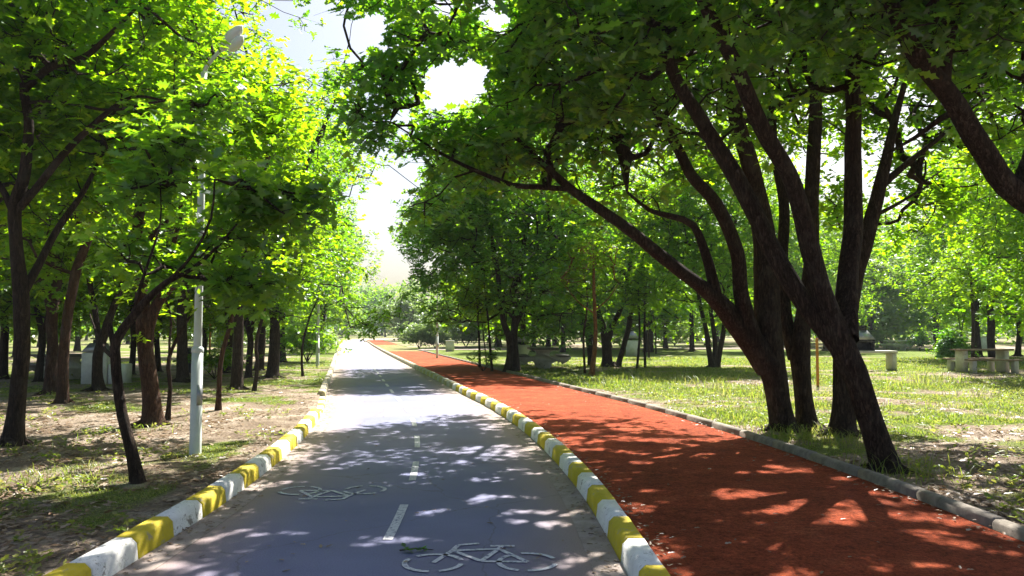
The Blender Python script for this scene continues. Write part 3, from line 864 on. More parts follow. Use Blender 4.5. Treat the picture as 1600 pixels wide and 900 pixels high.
b = base_at(1262, 668); Y0 = b[1]
limbs = [PL([(1262, 670, Y0, 30), (1254, 610, Y0, 27), (1250, 545, Y0, 32), (1256, 490, Y0, 24), (1266, 420, Y0, 24), (1268, 300, Y0, 22), (1275, 160, Y0, 19), (1262, 60, Y0, 14), (1262, -30, Y0, 8), (1265, -100, Y0, 4)], Y0),
         PL([(1244, 560, Y0, 26), (1228, 500, Y0 + .1, 20), (1222, 420, Y0 + .2, 18), (1225, 330, Y0 + .4, 16), (1210, 230, Y0 + .5, 13), (1205, 120, Y0 + .7, 9), (1200, 40, Y0 + .8, 4)], Y0)]
cl = [C3(1230, 60, 12.8, 1.6), C3(1150, 180, 13.4, 1.3), C3(1290, 180, 13, 1.3), C3(1220, -80, 12.5, 1.8), C3(1100, 230, 13.6, 1.1), C3(1310, 40, 12.6, 1.5)]
make_tree('oak_tree', 'upright oak stem between the two dark leaning oaks', 'tree', b, limbs, cl, 400, 5, 8, .14, 1, 103)

b = base_at(1315, 680); Y0 = b[1]
limbs = [PL([(1315, 682, Y0, 38), (1318, 620, Y0, 34), (1320, 540, Y0, 34), (1328, 450, Y0, 30), (1348, 391, Y0, 25), (1365, 329, Y0, 22), (1383, 262, Y0, 18), (1392, 220, Y0, 14), (1410, 140, Y0, 9), (1430, 40, Y0, 5)], Y0),
         PL([(1378, 290, Y0, 13), (1400, 270, Y0, 11), (1430, 245, Y0 - .2, 9), (1480, 205, Y0 - .4, 6), (1530, 160, Y0 - .6, 3)], Y0),
         PL([(1370, 335, Y0, 8), (1400, 320, Y0, 6), (1450, 290, Y0 + .3, 3)], Y0)]
cl = [C3(1430, 120, 11.6, 1.2), C3(1500, 180, 11.2, 1.0, 1, .6), C3(1460, 30, 11.4, 1.4), C3(1470, 300, 12, .6, .6, .35), C3(1380, 80, 12, 1.0), C3(1460, 265, 12, .9, .9, .45), C3(1415, 345, 12.4, .6, .6, .35), C3(1290, 330, 12.8, .6, .6, .5), C3(1400, -60, 11.5, 1.5), C3(1560, 90, 11.4, 1.2)]
make_tree('oak_tree', 'slim oak rising behind the forked trunk and curving right', 'tree', b, limbs, cl, 640, 5, 8, .14, 1, 104)

b = np.array([6.35, 6.9, GZ]); 
limbs = [(np.array([b, b + [-.05, .02, .9], b + [-.35, .1, 1.9], P(1600, 311, 7.25), P(1539, 236, 7.2), P(1494, 164, 7.1), P(1450, 107, 7.0), P(1422, 66, 6.9), P(1390, 0, 6.7), P(1350, -80, 6.5), P(1320, -170, 6.3)]),
          np.array([.15, .135, .12, .108, .10, .095, .088, .078, .06, .04, .018])),
         (np.array([P(1500, 172, 7.12), P(1470, 185, 7.3), P(1430, 215, 7.5), P(1385, 240, 7.8)]), np.array([.035, .03, .02, .01])),
         (np.array([P(1592, 302, 7.25), P(1618, 225, 7.4), P(1622, 120, 7.8), P(1605, 0, 8.1), P(1590, -120, 8.2)]), np.array([.09, .08, .06, .045, .02]))]
cl = [C3(1440, 10, 6.9, .9, .9, .5), C3(1330, 0, 6.8, .8, .8, .45), C3(1540, 60, 7.4, .8, .8, .5), C3(1600, 180, 8.0, .7, .8, .5), C3(1580, -20, 7, 1.0, 1, .6), C3(1420, -120, 6.6, 1.5, 1.5, .8), C3(1600, -180, 7.5, 1.7, 1.7, 1), C3(1240, 20, 6.6, .6, .6, .3), C3(1290, -140, 6.5, 1.3, 1.3, .7)]
make_tree('oak_tree', 'leaning oak limb slanting in from the right edge of the view', 'tree', b, limbs, cl, 360, 5, 7, .145, 0, 105, leaf=LEAF_COOL, sides=14)

# ---- near trees on the left
b = base_at(20, 694); Y0 = b[1]
limbs = [PL([(20, 696, Y0, 29), (28, 630, Y0, 24), (34, 540, Y0, 23), (32, 455, Y0, 23), (26, 390, Y0, 19), (24, 320, Y0, 19), (38, 270, Y0, 17), (44, 200, Y0, 14), (38, 130, Y0, 13), (60, 60, Y0 - .2, 10), (90, -20, Y0 - .4, 6), (110, -80, Y0 - .5, 3)], Y0),
         PL([(30, 325, Y0, 13), (60, 290, Y0, 12), (100, 240, Y0, 11), (140, 200, Y0 - .2, 9), (172, 172, Y0 - .3, 7), (210, 150, Y0 - .4, 5), (270, 160, Y0 - .5, 3)], Y0),
         PL([(34, 462, Y0, 15), (62, 410, Y0 + .2, 12), (95, 350, Y0 + .4, 10), (130, 300, Y0 + .6, 8), (160, 240, Y0 + .8, 4)], Y0),
         PL([(38, 140, Y0, 12), (80, 105, Y0 - .3, 12), (130, 90, Y0 - .6, 10), (175, 50, Y0 - .9, 7), (215, 10, Y0 - 1.1, 4)], Y0),
         PL([(40, 160, Y0, 6), (100, 160, Y0 - .2, 6), (170, 172, Y0 - .4, 5), (240, 160, Y0 - .6, 4), (310, 150, Y0 - .8, 2)], Y0),
         PL([(24, 340, Y0, 12), (0, 290, Y0, 10), (-50, 230, Y0, 8), (-110, 160, Y0, 4)], Y0)]
cl = [C3(60, 60, 10, 1.6), C3(180, 60, 9.6, 1.3), C3(150, 180, 10.4, 1.2), C3(40, 220, 10.8, 1.3), C3(280, 120, 9.6, .9, .9, .5), C3(-60, 120, 10.5, 1.7), C3(110, -80, 10, 1.3), C3(250, 0, 9.4, 1), C3(90, 320, 11.2, .9, .9, .5), C3(-60, 320, 11, 1), C3(320, 160, 8.9, .45, .5, .3), C3(350, 100, 9.0, .3, .4, .2)]
make_tree('oak_tree', 'tall straight oak at the left edge with a forked brown trunk', 'tree', b, limbs, cl, 470, 5, 7, .165, 0, 106, sides=14)

b = base_at(213, 754); Y0 = b[1]
limbs = [PL([(216, 757, Y0, 20), (206, 705, Y0, 17), (190, 648, Y0, 16), (183, 600, Y0, 15), (180, 560, Y0, 15), (181, 532, Y0, 15), (205, 497, Y0, 13), (232, 466, Y0, 11), (262, 440, Y0, 9), (300, 420, Y0, 7), (340, 385, Y0, 5), (370, 350, Y0, 3)], Y0),
         PL([(180, 545, Y0, 12), (174, 522, Y0, 9), (172, 505, Y0, 7)], Y0),
         PL([(262, 440, Y0, 6), (300, 400, Y0 - .2, 5), (330, 340, Y0 - .3, 4), (335, 280, Y0 - .4, 3)], Y0),
         PL([(181, 560, Y0, 8), (165, 548, Y0 + .1, 6), (150, 520, Y0 + .3, 4), (140, 490, Y0 + .4, 2)], Y0),
         PL([(205, 497, Y0, 6), (225, 430, Y0, 5), (250, 350, Y0 + .1, 3), (250, 280, Y0, 2)], Y0)]
cl = [C3(370, 440, 7.7, .42, .5, .14), C3(270, 410, 7.8, .4, .5, .12), C3(430, 330, 7.9, .42, .5, .16), C3(360, 380, 7.7, .3, .4, .1), C3(240, 300, 7.8, .42, .5, .16), C3(250, 250, 7.8, .35, .5, .12), C3(470, 300, 7.9, .3, .4, .12), C3(280, 215, 7.6, .35, .4, .15), C3(400, 300, 7.7, .35, .5, .12), C3(200, 390, 7.8, .3, .4, .12), C3(320, 170, 8.3, .35, .4, .2)]
make_tree('sapling_oak', 'thin crooked young oak beside the painted kerb, left of the lamp post', 'tree', b, limbs, cl, 150, 4, 6, .15, 0, 107, leaf=LEAF_COOL, sides=12, spread=.16, flare=1.2)

b = base_at(237, 664); Y0 = b[1]
limbs = [PL([(238, 666, Y0, 30), (234, 610, Y0, 25), (227, 550, Y0, 23), (226, 505, Y0, 26), (220, 440, Y0, 17), (214, 380, Y0, 16), (218, 320, Y0, 15), (228, 250, Y0, 12), (232, 190, Y0, 9), (240, 110, Y0, 5)], Y0),
         PL([(228, 525, Y0, 19), (240, 485, Y0, 17), (256, 460, Y0, 15), (290, 425, Y0 - .2, 12), (330, 380, Y0 - .3, 10), (350, 345, Y0 - .4, 7), (380, 290, Y0 - .5, 4)], Y0),
         PL([(260, 455, Y0, 9), (268, 420, Y0, 9), (270, 385, Y0, 8), (285, 330, Y0, 5), (300, 260, Y0, 3)], Y0),
         PL([(218, 400, Y0, 9), (240, 365, Y0 + .1, 8), (262, 345, Y0 + .2, 6), (300, 300, Y0 + .3, 3)], Y0)]
cl = [C3(230, 200, 12.4, 1.6), C3(330, 200, 12.2, 1.4), C3(380, 300, 12, 1.1, 1, .7), C3(150, 300, 12.6, 1.2), C3(280, 80, 12.2, 1.6), C3(200, 70, 12.6, 1.4), C3(400, 150, 12.2, 1.1), C3(300, 330, 12.8, 1), C3(420, 400, 12.2, .6, .6, .35), C3(260, -40, 12.3, 1.0)]
make_tree('oak_tree', 'brown oak just behind the lamp post with a rising right fork', 'tree', b, limbs, cl, 500, 5, 7, .165, 1, 108, sides=14, bark=BARK_RED)

# ---- generic oaks, parametric
def param_limbs(base, h, r, stems, lean, R, split=None):
    base = np.array(base, float)
    split = split if split is not None else R.uniform(.14, .3)
    l0 = []
    z1 = h * split
    top = base + [lean[0] * z1, lean[1] * z1, z1]
    limbs = []
    for k in range(stems):
        a = 2 * math.pi * (k / stems) + R.uniform(0, 1.2)
        out = R.uniform(.10, .28) * h if stems > 1 else .04 * h
        e = base + [lean[0] * h + out * math.cos(a), lean[1] * h + out * math.sin(a), h * R.uniform(.78, .9)]
        m1 = top + (e - top) * .3 + [R.normal(0, .1), R.normal(0, .1), .1 * h * .3]
        m2 = top + (e - top) * .65 + [R.normal(0, .16), R.normal(0, .16), .05 * h]
        rr = r * (.95 if stems == 1 else .72)
        if k == 0:
            limbs.append((np.array([base, base + (top - base) * .5 + [R.normal(0, .04), R.normal(0, .04), 0], top, m1, m2, e]), np.array([r * 1.1, r * .95, r * .92, rr * .75, rr * .45, rr * .12])))
        else:
            limbs.append((np.array([base + (top - base) * .8, m1 * .45 + top * .55 + [0, 0, -.05], m1, m2, e]), np.array([rr * .85, rr * .8, rr * .7, rr * .42, rr * .12])))
    return limbs
def param_clumps(base, h, cr, lo, R, n=9, lean=(0, 0)):
    base = np.array(base, float)
    out = []
    for k in range(n):
        t = (k + .5) / n
        z = h * (lo + (1 - lo) * t * .92)
        rr = cr * math.sin(math.pi * (.18 + .75 * t)) * .62
        a = k * 2.4 + R.uniform(-.4, .4)
        out.append((base + [lean[0] * h + rr * math.cos(a), lean[1] * h + rr * math.sin(a), z], (cr * .52, cr * .52, max(.35, h * (1 - lo) * .2))))
    out.append((base + [lean[0] * h, lean[1] * h, h * (lo + .45 * (1 - lo))], (cr * .6, cr * .6, h * (1 - lo) * .36)))
    return out
def oak(name, label, px, py, h, cr, lo, r, stems, n_att, seed, lean=(0, 0), per=4, nl=9, size=.16, lod=1, bark=None, leaf=None, docull=True, n=9, split=None, sides=10, spread=.3, cat='tree', bf=.25, cshift=(0, 0), extra=(), stems_px=None):
    b = base_at(px, py); R = np.random.default_rng(seed)
    L = param_limbs(b, h, r, stems, lean, R, split)
    if stems_px: L = [PL([q if len(q) == 4 else (q[0], q[1], b[1] + .12 * k, q[2]) for q in st], b[1]) for k, st in enumerate(stems_px)]
    cl = [(c + np.array([cshift[0], cshift[1], 0]), rr) for c, rr in param_clumps(b, h, cr, lo, R, n, lean)]
    cl += [(np.array(c), q) for c, q in extra]
    return make_tree(name, label, cat, b, L, cl, n_att, per, nl, size, lod, seed, bark, leaf, bf=bf, spread=spread, sides=sides, docull=docull, twig_sides=4, dens=1.35)

# left row along the path
oak('oak_tree', 'thick straight oak trunk behind the reddish sapling, left verge', 370, 608, 9.6, 3.0, .27, .13, 2, 600, 201, split=.3)
oak('oak_tree', 'straight dark oak nearest the road among the left verge trees', 426, 590, 12.6, 3.7, .18, .17, 3, 1100, 202, split=.24, size=.16, cshift=(1.2, -.8))
oak('young_oak', 'small young oak with a thin stem standing alone on sunlit grass, left verge', 473, 588, 4.2, 1.4, .3, .04, 1, 120, 203, size=.14)
oak('sapling_oak', 'reddish thin sapling right of the lamp post', 341, 640, 4.6, 1.1, .5, .045, 1, 80, 204, size=.12, bark=BARK_RED, lean=(.05, 0))
oak('sapling_oak', 'thin dark sapling left of the lamp post, behind the kerbside oak', 262, 656, 3.6, 1.0, .45, .035, 2, 80, 205, size=.12)
oak('oak_tree', 'oak with leaning reddish trunk in the left grove', 98, 630, 7.4, 2.4, .3, .10, 1, 330, 206, lean=(.07, 0), bark=BARK_RED, split=.35)
oak('oak_tree', 'thick grey-footed oak left of the leaning reddish trunk', 78, 617, 8.2, 2.6, .3, .125, 3, 330, 207, split=.25, bark=BARK_RED)
oak('oak_tree', 'oak with X shaped crossing stems in front of the left barbecue', 153, 612, 7.0, 2.5, .32, .12, 2, 300, 208, split=.16, lean=(.03, 0))
oak('oak_tree', 'dark oak trunk just left of the black litter bin', 285, 598, 8.4, 2.8, .3, .15, 2, 380, 209, split=.3)
oak('sapling_oak', 'thin leaning dark stem between two thick left verge trunks', 397, 611, 4.6, 1.0, .5, .045, 1, 60, 210, size=.12, lean=(.03, 0))

# right side middle trees
oak('oak_tree', 'broad dark oak with a twin trunk in front of the picnic table', 803, 581, 9.4, 4.9, .2, .22, 2, 1950, 220, split=.17, size=.17, leaf=LEAF_COOL, n=13, cshift=(-.5, .8), sides=12, extra=[((-2.2, 25.5, 5.6), (1.9, 2, 1.6)), ((-3.0, 28.6, 5.8), (1.7, 1.9, 1.5)), ((-2.4, 31.4, 6.2), (1.9, 1.9, 1.5)), ((.5, 30.5, 6.6), (2, 2, 1.6)), ((-1.0, 27, 7.4), (2.2, 2.2, 1.2)), ((-3.5, 34.0, 6.0), (1.9, 1.8, 1.5)), ((2.3, 26.6, 5.9), (2.0, 2.0, 1.5)), ((2.0, 30.2, 6.2), (2.0, 2.0, 1.5))], stems_px=[[(794, 582, 13), (797, 555, 11), (796, 528, 11), (787, 505, 9), (783, 470, 8), (775, 410, 7), (760, 330, 4)], [(808, 582, 12), (805, 555, 12), (803, 520, 11), (806, 480, 10), (814, 410, 8), (830, 320, 5), (840, 260, 2)], [(804, 515, 7), (818, 480, 6), (838, 430, 5), (860, 370, 3)]])
oak('oak_tree', 'multi-stemmed dark oak behind the orange barked young tree', 955, 572, 10.0, 4.4, .22, .24, 3, 900, 221, split=.08, size=.17, n=11, sides=12, stems_px=[[(949, 572, 17), (948, 545, 15), (944, 520, 13), (934, 490, 10), (925, 440, 8), (915, 370, 4)], [(950, 532, 10), (958, 505, 9), (970, 480, 7), (985, 410, 5), (990, 350, 2)], [(924, 575, 11), (921, 540, 11), (914, 500, 9), (903, 470, 8), (885, 410, 5), (870, 340, 2)], [(966, 570, 9), (975, 540, 8), (984, 505, 8), (990, 470, 6), (1005, 400, 3)]])
oak('oak_tree', 'oak clump of three grey stems on the sunlit lawn', 1112, 574, 9.6, 3.8, .25, .17, 3, 800, 222, split=.1, size=.17, stems_px=[[(1113, 574, 10), (1107, 545, 8), (1103, 515, 7), (1095, 480, 6), (1080, 400, 3)], [(1115, 574, 9), (1117, 540, 8), (1114, 510, 7), (1110, 470, 6), (1112, 380, 3)], [(1121, 573, 8), (1124, 550, 9), (1131, 515, 7), (1134, 470, 6), (1150, 380, 3)]])

# orange barked young pine-like tree and its thin companions
b = base_at(930, 588)
L = [(np.array([b + [-.12, 0, 0], b + [.02, 0, 1.2], b + [0, .02, 2.2], b + [-.03, 0, 3.2], b + [-.02, 0, 4.2]]), np.array([.09, .065, .055, .045, .01])),
     (np.array([b + [0, 0, 2.0], b + [-.5, 0, 2.35], b + [-.95, .1, 2.9]]), np.array([.03, .022, .01])),
     (np.array([b + [0, 0, 2.1], b + [.45, 0, 2.5], b + [.8, .1, 3.0]]), np.array([.03, .02, .01]))]
make_tree('young_tree', 'young tree with a bright orange stem at the edge of the lawn', 'tree', b, L, [(b + [0, 0, 3.9], (.9, .9, .7)), (b + [-.7, 0, 3.2], (.5, .5, .3))], 90, 4, 7, .12, 1, 230, bark=BARK_ORANGE)
def stem_tree(label, px, py, h, r, lean, seed, bark=None, cr=.7, att=45, name='sapling_oak', leaf=None, lo=.6):
    b = base_at(px, py); R = np.random.default_rng(seed)
    L = [(np.array([b, b + [lean * h * .33 + R.normal(0, .03), 0, h * .33], b + [lean * h * .66 + R.normal(0, .05), 0, h * .66], b + [lean * h, 0, h]]), np.array([r, r * .85, r * .6, r * .15]))]
    return make_tree(name, label, 'tree', b, L, [(b + [lean * h * .9, 0, h * (lo + 1) / 2], (cr, cr, h * (1 - lo) / 2))], att, 4, 7, .13, 1, seed, bark=bark, leaf=leaf, sides=8, flare=1.1)
stem_tree('thin sapling left of the orange stemmed young tree', 914, 583, 3.8, .045, -.02, 231, BARK_RED)
stem_tree('left one of the three thin dark leaning poles beside the red path', 750, 574, 3.6, .05, -.06, 232, cr=.8)
stem_tree('slightest of the three thin dark leaning poles, in the middle', 761, 573, 3.4, .028, -.15, 233, cr=.8)
stem_tree('right one of the three thin dark leaning poles beside the red path', 769, 580, 3.6, .05, -.10, 234, cr=.8)
stem_tree('leftmost thin dark stem right of the multi-stemmed oak', 995, 577, 3.6, .05, .02, 235)
stem_tree('second thin dark stem right of the multi-stemmed oak', 1008, 575, 3.8, .055, -.03, 236)
stem_tree('thin stem farther back on the lawn, third right of the multi-stemmed oak', 1014, 560, 4, .05, 0, 237)
stem_tree('thin stem farthest back on the lawn right of the multi-stemmed oak', 1025, 553, 4.6, .05, -.03, 238)
stem_tree('slim dark tree beside the shaded picnic table at right', 1519, 578, 5.0, .07, .06, 239, cr=1.4, att=130, lo=.42)

oak('oak_tree', 'forked oak behind the picnic table at far right', 1552, 566, 10.5, 3.9, .25, .17, 2, 700, 240, split=.2)
oak('young_oak', 'small round tree on the far sunny lawn at right', 1438, 541, 9.0, 4.6, .3, .14, 1, 500, 241, leaf=LEAF_COOL, size=.2)
oak('oak_tree', 'tall oak beyond the right barbecue', 1290, 548, 12, 4.6, .22, .2, 2, 600, 242, size=.2)
oak('oak_tree', 'oak in the middle distance behind the lawn clump', 1081, 549, 11, 4.2, .25, .17, 1, 520, 243, size=.2)
oak('young_oak', 'bushy bright green young tree near the right picnic table', 1500, 556, 4.6, 1.6, .42, .06, 2, 150, 244, size=.16)

# ---- shared middle and far oaks
def proto(seed, h, cr, lo, r, stems, n_att, per, nl, size, lod, spread, leaf=None):
    b = np.array([0, 0, 0.]); R = np.random.default_rng(seed)
    L = param_limbs(b, h, r, stems, (R.normal(0, .02), R.normal(0, .02)), R)
    return make_tree('oak_tree', 'x', 'tree', b, L, param_clumps(b, h, cr, lo, R, 11), n_att, per, nl, size, lod, seed, leaf=leaf, docull=False, spread=spread, sides=8, dens=1.3)
MID = [proto(301, 8.2, 2.9, .27, .115, 2, 400, 4, 8, .19, 1, .32), proto(302, 7.6, 2.8, .25, .11, 3, 400, 4, 8, .19, 1, .32), proto(303, 9.0, 3.1, .28, .125, 2, 420, 4, 8, .19, 1, .32, LEAF_COOL)]
FAR = [proto(311, 8.4, 3.6, .16, .2, 2, 260, 3, 6, .34, 2, .42), proto(312, 9.2, 3.4, .18, .2, 1, 260, 3, 6, .34, 2, .42, LEAF_COOL), proto(313, 6.2, 3.0, .12, .16, 3, 220, 3, 6, .32, 2, .4, LEAF_PALE)]
used = [False] * 6
ALLP = MID + FAR
occupied = []
def plant(k, x, y, s, rz, label, group):
    loc = (x, y, float(gz(x, y)) - .03)
    p = ALLP[k]
    if not used[k]:
        used[k] = True; p.location = loc; p.rotation_euler = (0, 0, rz); p.scale = (s, s, s); p['label'] = label
        if group: p['group'] = group
        o = p
    else: o = dup(p, loc, rz, s, label, group)
    occupied.append((x, y)); return o
PX = lambda px, py: tuple(base_at(px, py)[:2])
mids = [  # px, py of the foot, proto, scale, rot, label
    (5, 593, 1, 1.1, .4, 'oak at the far left edge behind the tall straight oak'),
    (60, 597, 0, .85, 2.0, 'dark oak trunk behind the left picnic table'),
    (353, 582, 1, 1.2, 1.1, 'oak with split trunk behind the reddish sapling'),
    (388, 590, 0, .9, 3.0, 'oak trunk second from the left in the row of left verge trunks'),
    (404, 579, 2, 1.2, 4.2, 'oak trunk between the two thickest left verge trunks'),
    (247, 580, 0, .9, 5.0, 'oak in the left grove behind the brown forked oak'),
    (205, 585, 1, .9, .9, 'oak in the left grove just right of the left barbecue'),
    (-60, 600, 2, .9, .9, 'oak beyond the left edge, only its crown reaching in'),
    (440, 566, 2, 1.35, 1.9, 'tall oak behind the small young oak on the left verge'),
    (318, 572, 0, .9, 2.9, 'oak right of the black litter bin in the left grove'),
    (835, 549, 1, 1.35, 5.2, 'dark oak trunk behind the barbecue with the flared white column'),
    (880, 550, 0, 1.4, .2, 'oak behind the middle picnic table, right of the barbecue'),
    (1350, 541, 2, 1.55, 3.3, 'cool green oak on the far side of the right barbecue'),
    (1590, 556, 1, 1.4, 1.3, 'oak at the right edge behind the picnic table'),
    (1660, 590, 0, 1.15, 2.3, 'oak just beyond the right edge, branches reaching in'),
    (1210, 549, 0, 1.5, 4.0, 'oak seen between the dark oak stems on the far lawn'),
    (985, 547, 2, 1.35, .7, 'oak behind the thin lawn stems, far back'),
    (503, 551, 0, 1.2, .4, 'bright green tree by the road beyond the second lamp post'),
]
for px, py, k, s, rz, lab in mids:
    x, y_ = PX(px, py); plant(k, x, y_, s, rz, lab, None)
# far woods, individually standing trees that read as a belt
R = np.random.default_rng(77)
def ok_far(x, y):
    c = float(centre(min(y, 200))); 
    if abs(x - c - 1.3) < (5.0 if y < 120 else 4.2): return False
    for a, b_ in occupied:
        if (a - x) ** 2 + (b_ - y) ** 2 < (3.4 if y < 70 else 4.0) ** 2: return False
    return True
cnt = 0; tries = 0
while cnt < 150 and tries < 9000:
    tries += 1
    y_ = 34 + (190 - 34) * R.random() ** .8
    x = R.uniform(-.78, .78) * y_
    if not ok_far(x, y_): continue
    px, py, fw = project(np.array([[x, y_, 0]]))
    px = px[0]; u = x - float(centre(min(y_, 200)))
    # open lawns
    if u > 3 and y_ < 50 and 3 < x < 22 and R.random() < .85: continue
    if px > 1250 and y_ < 62 and R.random() < .6: continue
    if u > 4 and 600 < px < 760 and y_ < 78: continue
    if u < 0 and u > -9 and y_ < 60 and R.random() < .5: continue
    hmax = 1e9
    if 525 < px < 650: hmax = CAMH + (HOR - 440) / F * y_
    if 560 < px < 625: hmax = CAMH + (HOR - 448) / F * y_
    k = int(R.integers(0, 3)) if y_ < 48 else 3 + int(R.choice([0, 1, 2], p=[.4, .3, .3]))
    s = R.uniform(.95, 1.3) * (1.12 if u > 0 else 1)
    hp = [8.2, 7.6, 9.0, 8.4, 9.2, 6.2][k] * s
    if hp > hmax:
        if k < 3: continue
        k = 5; s = min(s, hmax / 6.2)
        if s < .45: continue
    side = 'left of the road' if u < 0 else 'right of the red path'
    if y_ < 70: lab = 'oak in the open wood %s in the middle distance' % side; gr = 'middle distance oaks ' + side
    elif k == 5: lab = 'pale green tree in the far wood %s' % side; gr = 'pale trees of the far wood ' + side
    else: lab = 'oak in the dense far wood %s' % side; gr = 'oaks of the far wood ' + side
    plant(k, x, y_, s, R.uniform(0, 6.28), lab, gr); cnt += 1
# belt closing the view at the end
for i in range(44):
    x = -125 + i * 6.0 + R.uniform(-2, 2); y_ = 205 + R.uniform(-6, 14)
    px, _, _ = project(np.array([[x, y_, 0]])); px = px[0]
    s = R.uniform(1.0, 1.25)
    if 520 < px < 660: s = R.uniform(1.5, 1.85)
    plant(3 + int(R.integers(0, 2)), x, y_, s, R.uniform(0, 6.28), 'tree of the wood that closes the view at the end of the road', 'trees closing the view')
for k in range(6):
    if not used[k]:
        for c in list(ALLP[k].children): bpy.data.objects.remove(c)
        bpy.data.objects.remove(ALLP[k])

# bright pale bushes at the far right of the bend
def bush(label, px, py, r, h, n, seed, leaf=None, size=.16, lod=1, name='bush', per=4, bark=None):
    b = base_at(px, py); R = np.random.default_rng(seed)
    L = []
    for k in range(4):
        a = k * 1.6 + R.random()
        L.append((np.array([b, b + [r * .25 * math.cos(a), r * .25 * math.sin(a), h * .35], b + [r * .5 * math.cos(a), r * .5 * math.sin(a), h * .75]]), np.array([.03, .02, .006]) * max(.5, h / 2)))
    cl = [(b + [0, 0, h * .55], (r * .8, r * .8, h * .42)), (b + [r * .4, 0, h * .4], (r * .55, r * .5, h * .3)), (b + [-r * .45, 0, h * .42], (r * .5, r * .5, h * .32))]
    return make_tree(name, label, 'bush', b, L, cl, n, per, 7, size, lod, seed, leaf=leaf, docull=False, spread=.16, sides=6, bark=bark, flare=1.0, dens=1.1)
bush('pale yellow-green rounded bush near the far bend of the road', 655, 545, 1.9, 2.5, 120, 401, LEAF_PALE, .2)
bush('smaller pale bush right of the rounded one by the far bend', 680, 545, 1.5, 2.2, 90, 402, LEAF_PALE, .2)
bush('light green bush behind the white block on the far lawn', 728, 543, 2.2, 2.8, 130, 403, LEAF_PALE, .2)
bush('low dark bush at the feet of the three leaning poles', 755, 580, .9, .7, 90, 404, LEAF_COOL, .11)
bush('dark dense shrub on a thin stem beside the right picnic table', 1492, 574, .6, 1.7, 130, 405, LEAF_COOL, .15)
bush('dark round bush right of the far barbecue on the far right lawn', 1437, 548, .9, 1.5, 70, 406, LEAF_COOL, .16)
bush('green shrub along the left verge behind the second lamp post', 480, 566, 1.6, 2.0, 130, 407, LEAF, .17)
bush('shrub at the base of the left verge tree row', 335, 592, 1.1, .9, 90, 408, LEAF, .13)

# ------------------------------------------------------------------ lamp posts
def lamp(label, x, y, h, full=True, group=None):
    t = thing('lamp_post', label, 'lamp post', (x, y, float(gz(x, y)) - .02), 0, group)
    m = MB(); m.tube([(0, 0, -.1), (0, 0, 1.25)], [.068, .064], 16); m.lathe((0, 0, 1.22), [(.064, 0), (.070, .01), (.070, .05), (.050, .07)], 16); m.build('lower_pole', POLE, t, True)
    m = MB(); m.tube([(0, 0, 1.25), (0, 0, h * .6), (0, 0, h)], [.048, .042, .036], 14); m.build('upper_pole', POLE, t, True)
    m = MB(); m.box((.055, -.045, .72), (.065, .012, .24), math.radians(40)); m.build('access_panel', TIN, t)
    m = MB(); m.tube([(0, 0, h - .03), (.03, -.01, h + .06), (.12, -.03, h + .17), (.22, -.05, h + .27)], [.026, .024, .022, .022], 10); m.build('bracket_arm', POLE, t, True)
    # drop shaped street lantern along the arm
    d = np.array([.62, -.12, .62]); d /= np.linalg.norm(d)
    c = np.array([.20, -.045, h + .25])
    pts = [c + d * s_ for s_ in (0, .05, .14, .26, .36, .42)]
    m = MB(); m.tube(pts, [.026, .05, .075, .08, .055, .01], 16); hd = m.build('lamp_head', LAMPW, t, True)
    q = np.array([.08, -.01, -.07])
    m = MB(); m.tube([c + d * s_ + q * .9 for s_ in (.07, .12, .2, .28, .33)], [.01, .055, .07, .055, .01], 14); m.build('lamp_glass', LAMPG, hd, True)
    return t
g = base_at(305, 707)
lamp('pale metal lamp post on the left verge nearest the camera', g[0], g[1], 4.62)
g = base_at(496, 574); lamp('second lamp post up the left side of the road', g[0], g[1], 4.6, False)
g = base_at(534, 549); lamp('third lamp post up the left side of the road, small and far', g[0] - 1.2, g[1], 4.6, False)
g = base_at(683, 560); lamp('thin far lamp post on the lawn right of the red path', g[0], g[1], 4.6, False)

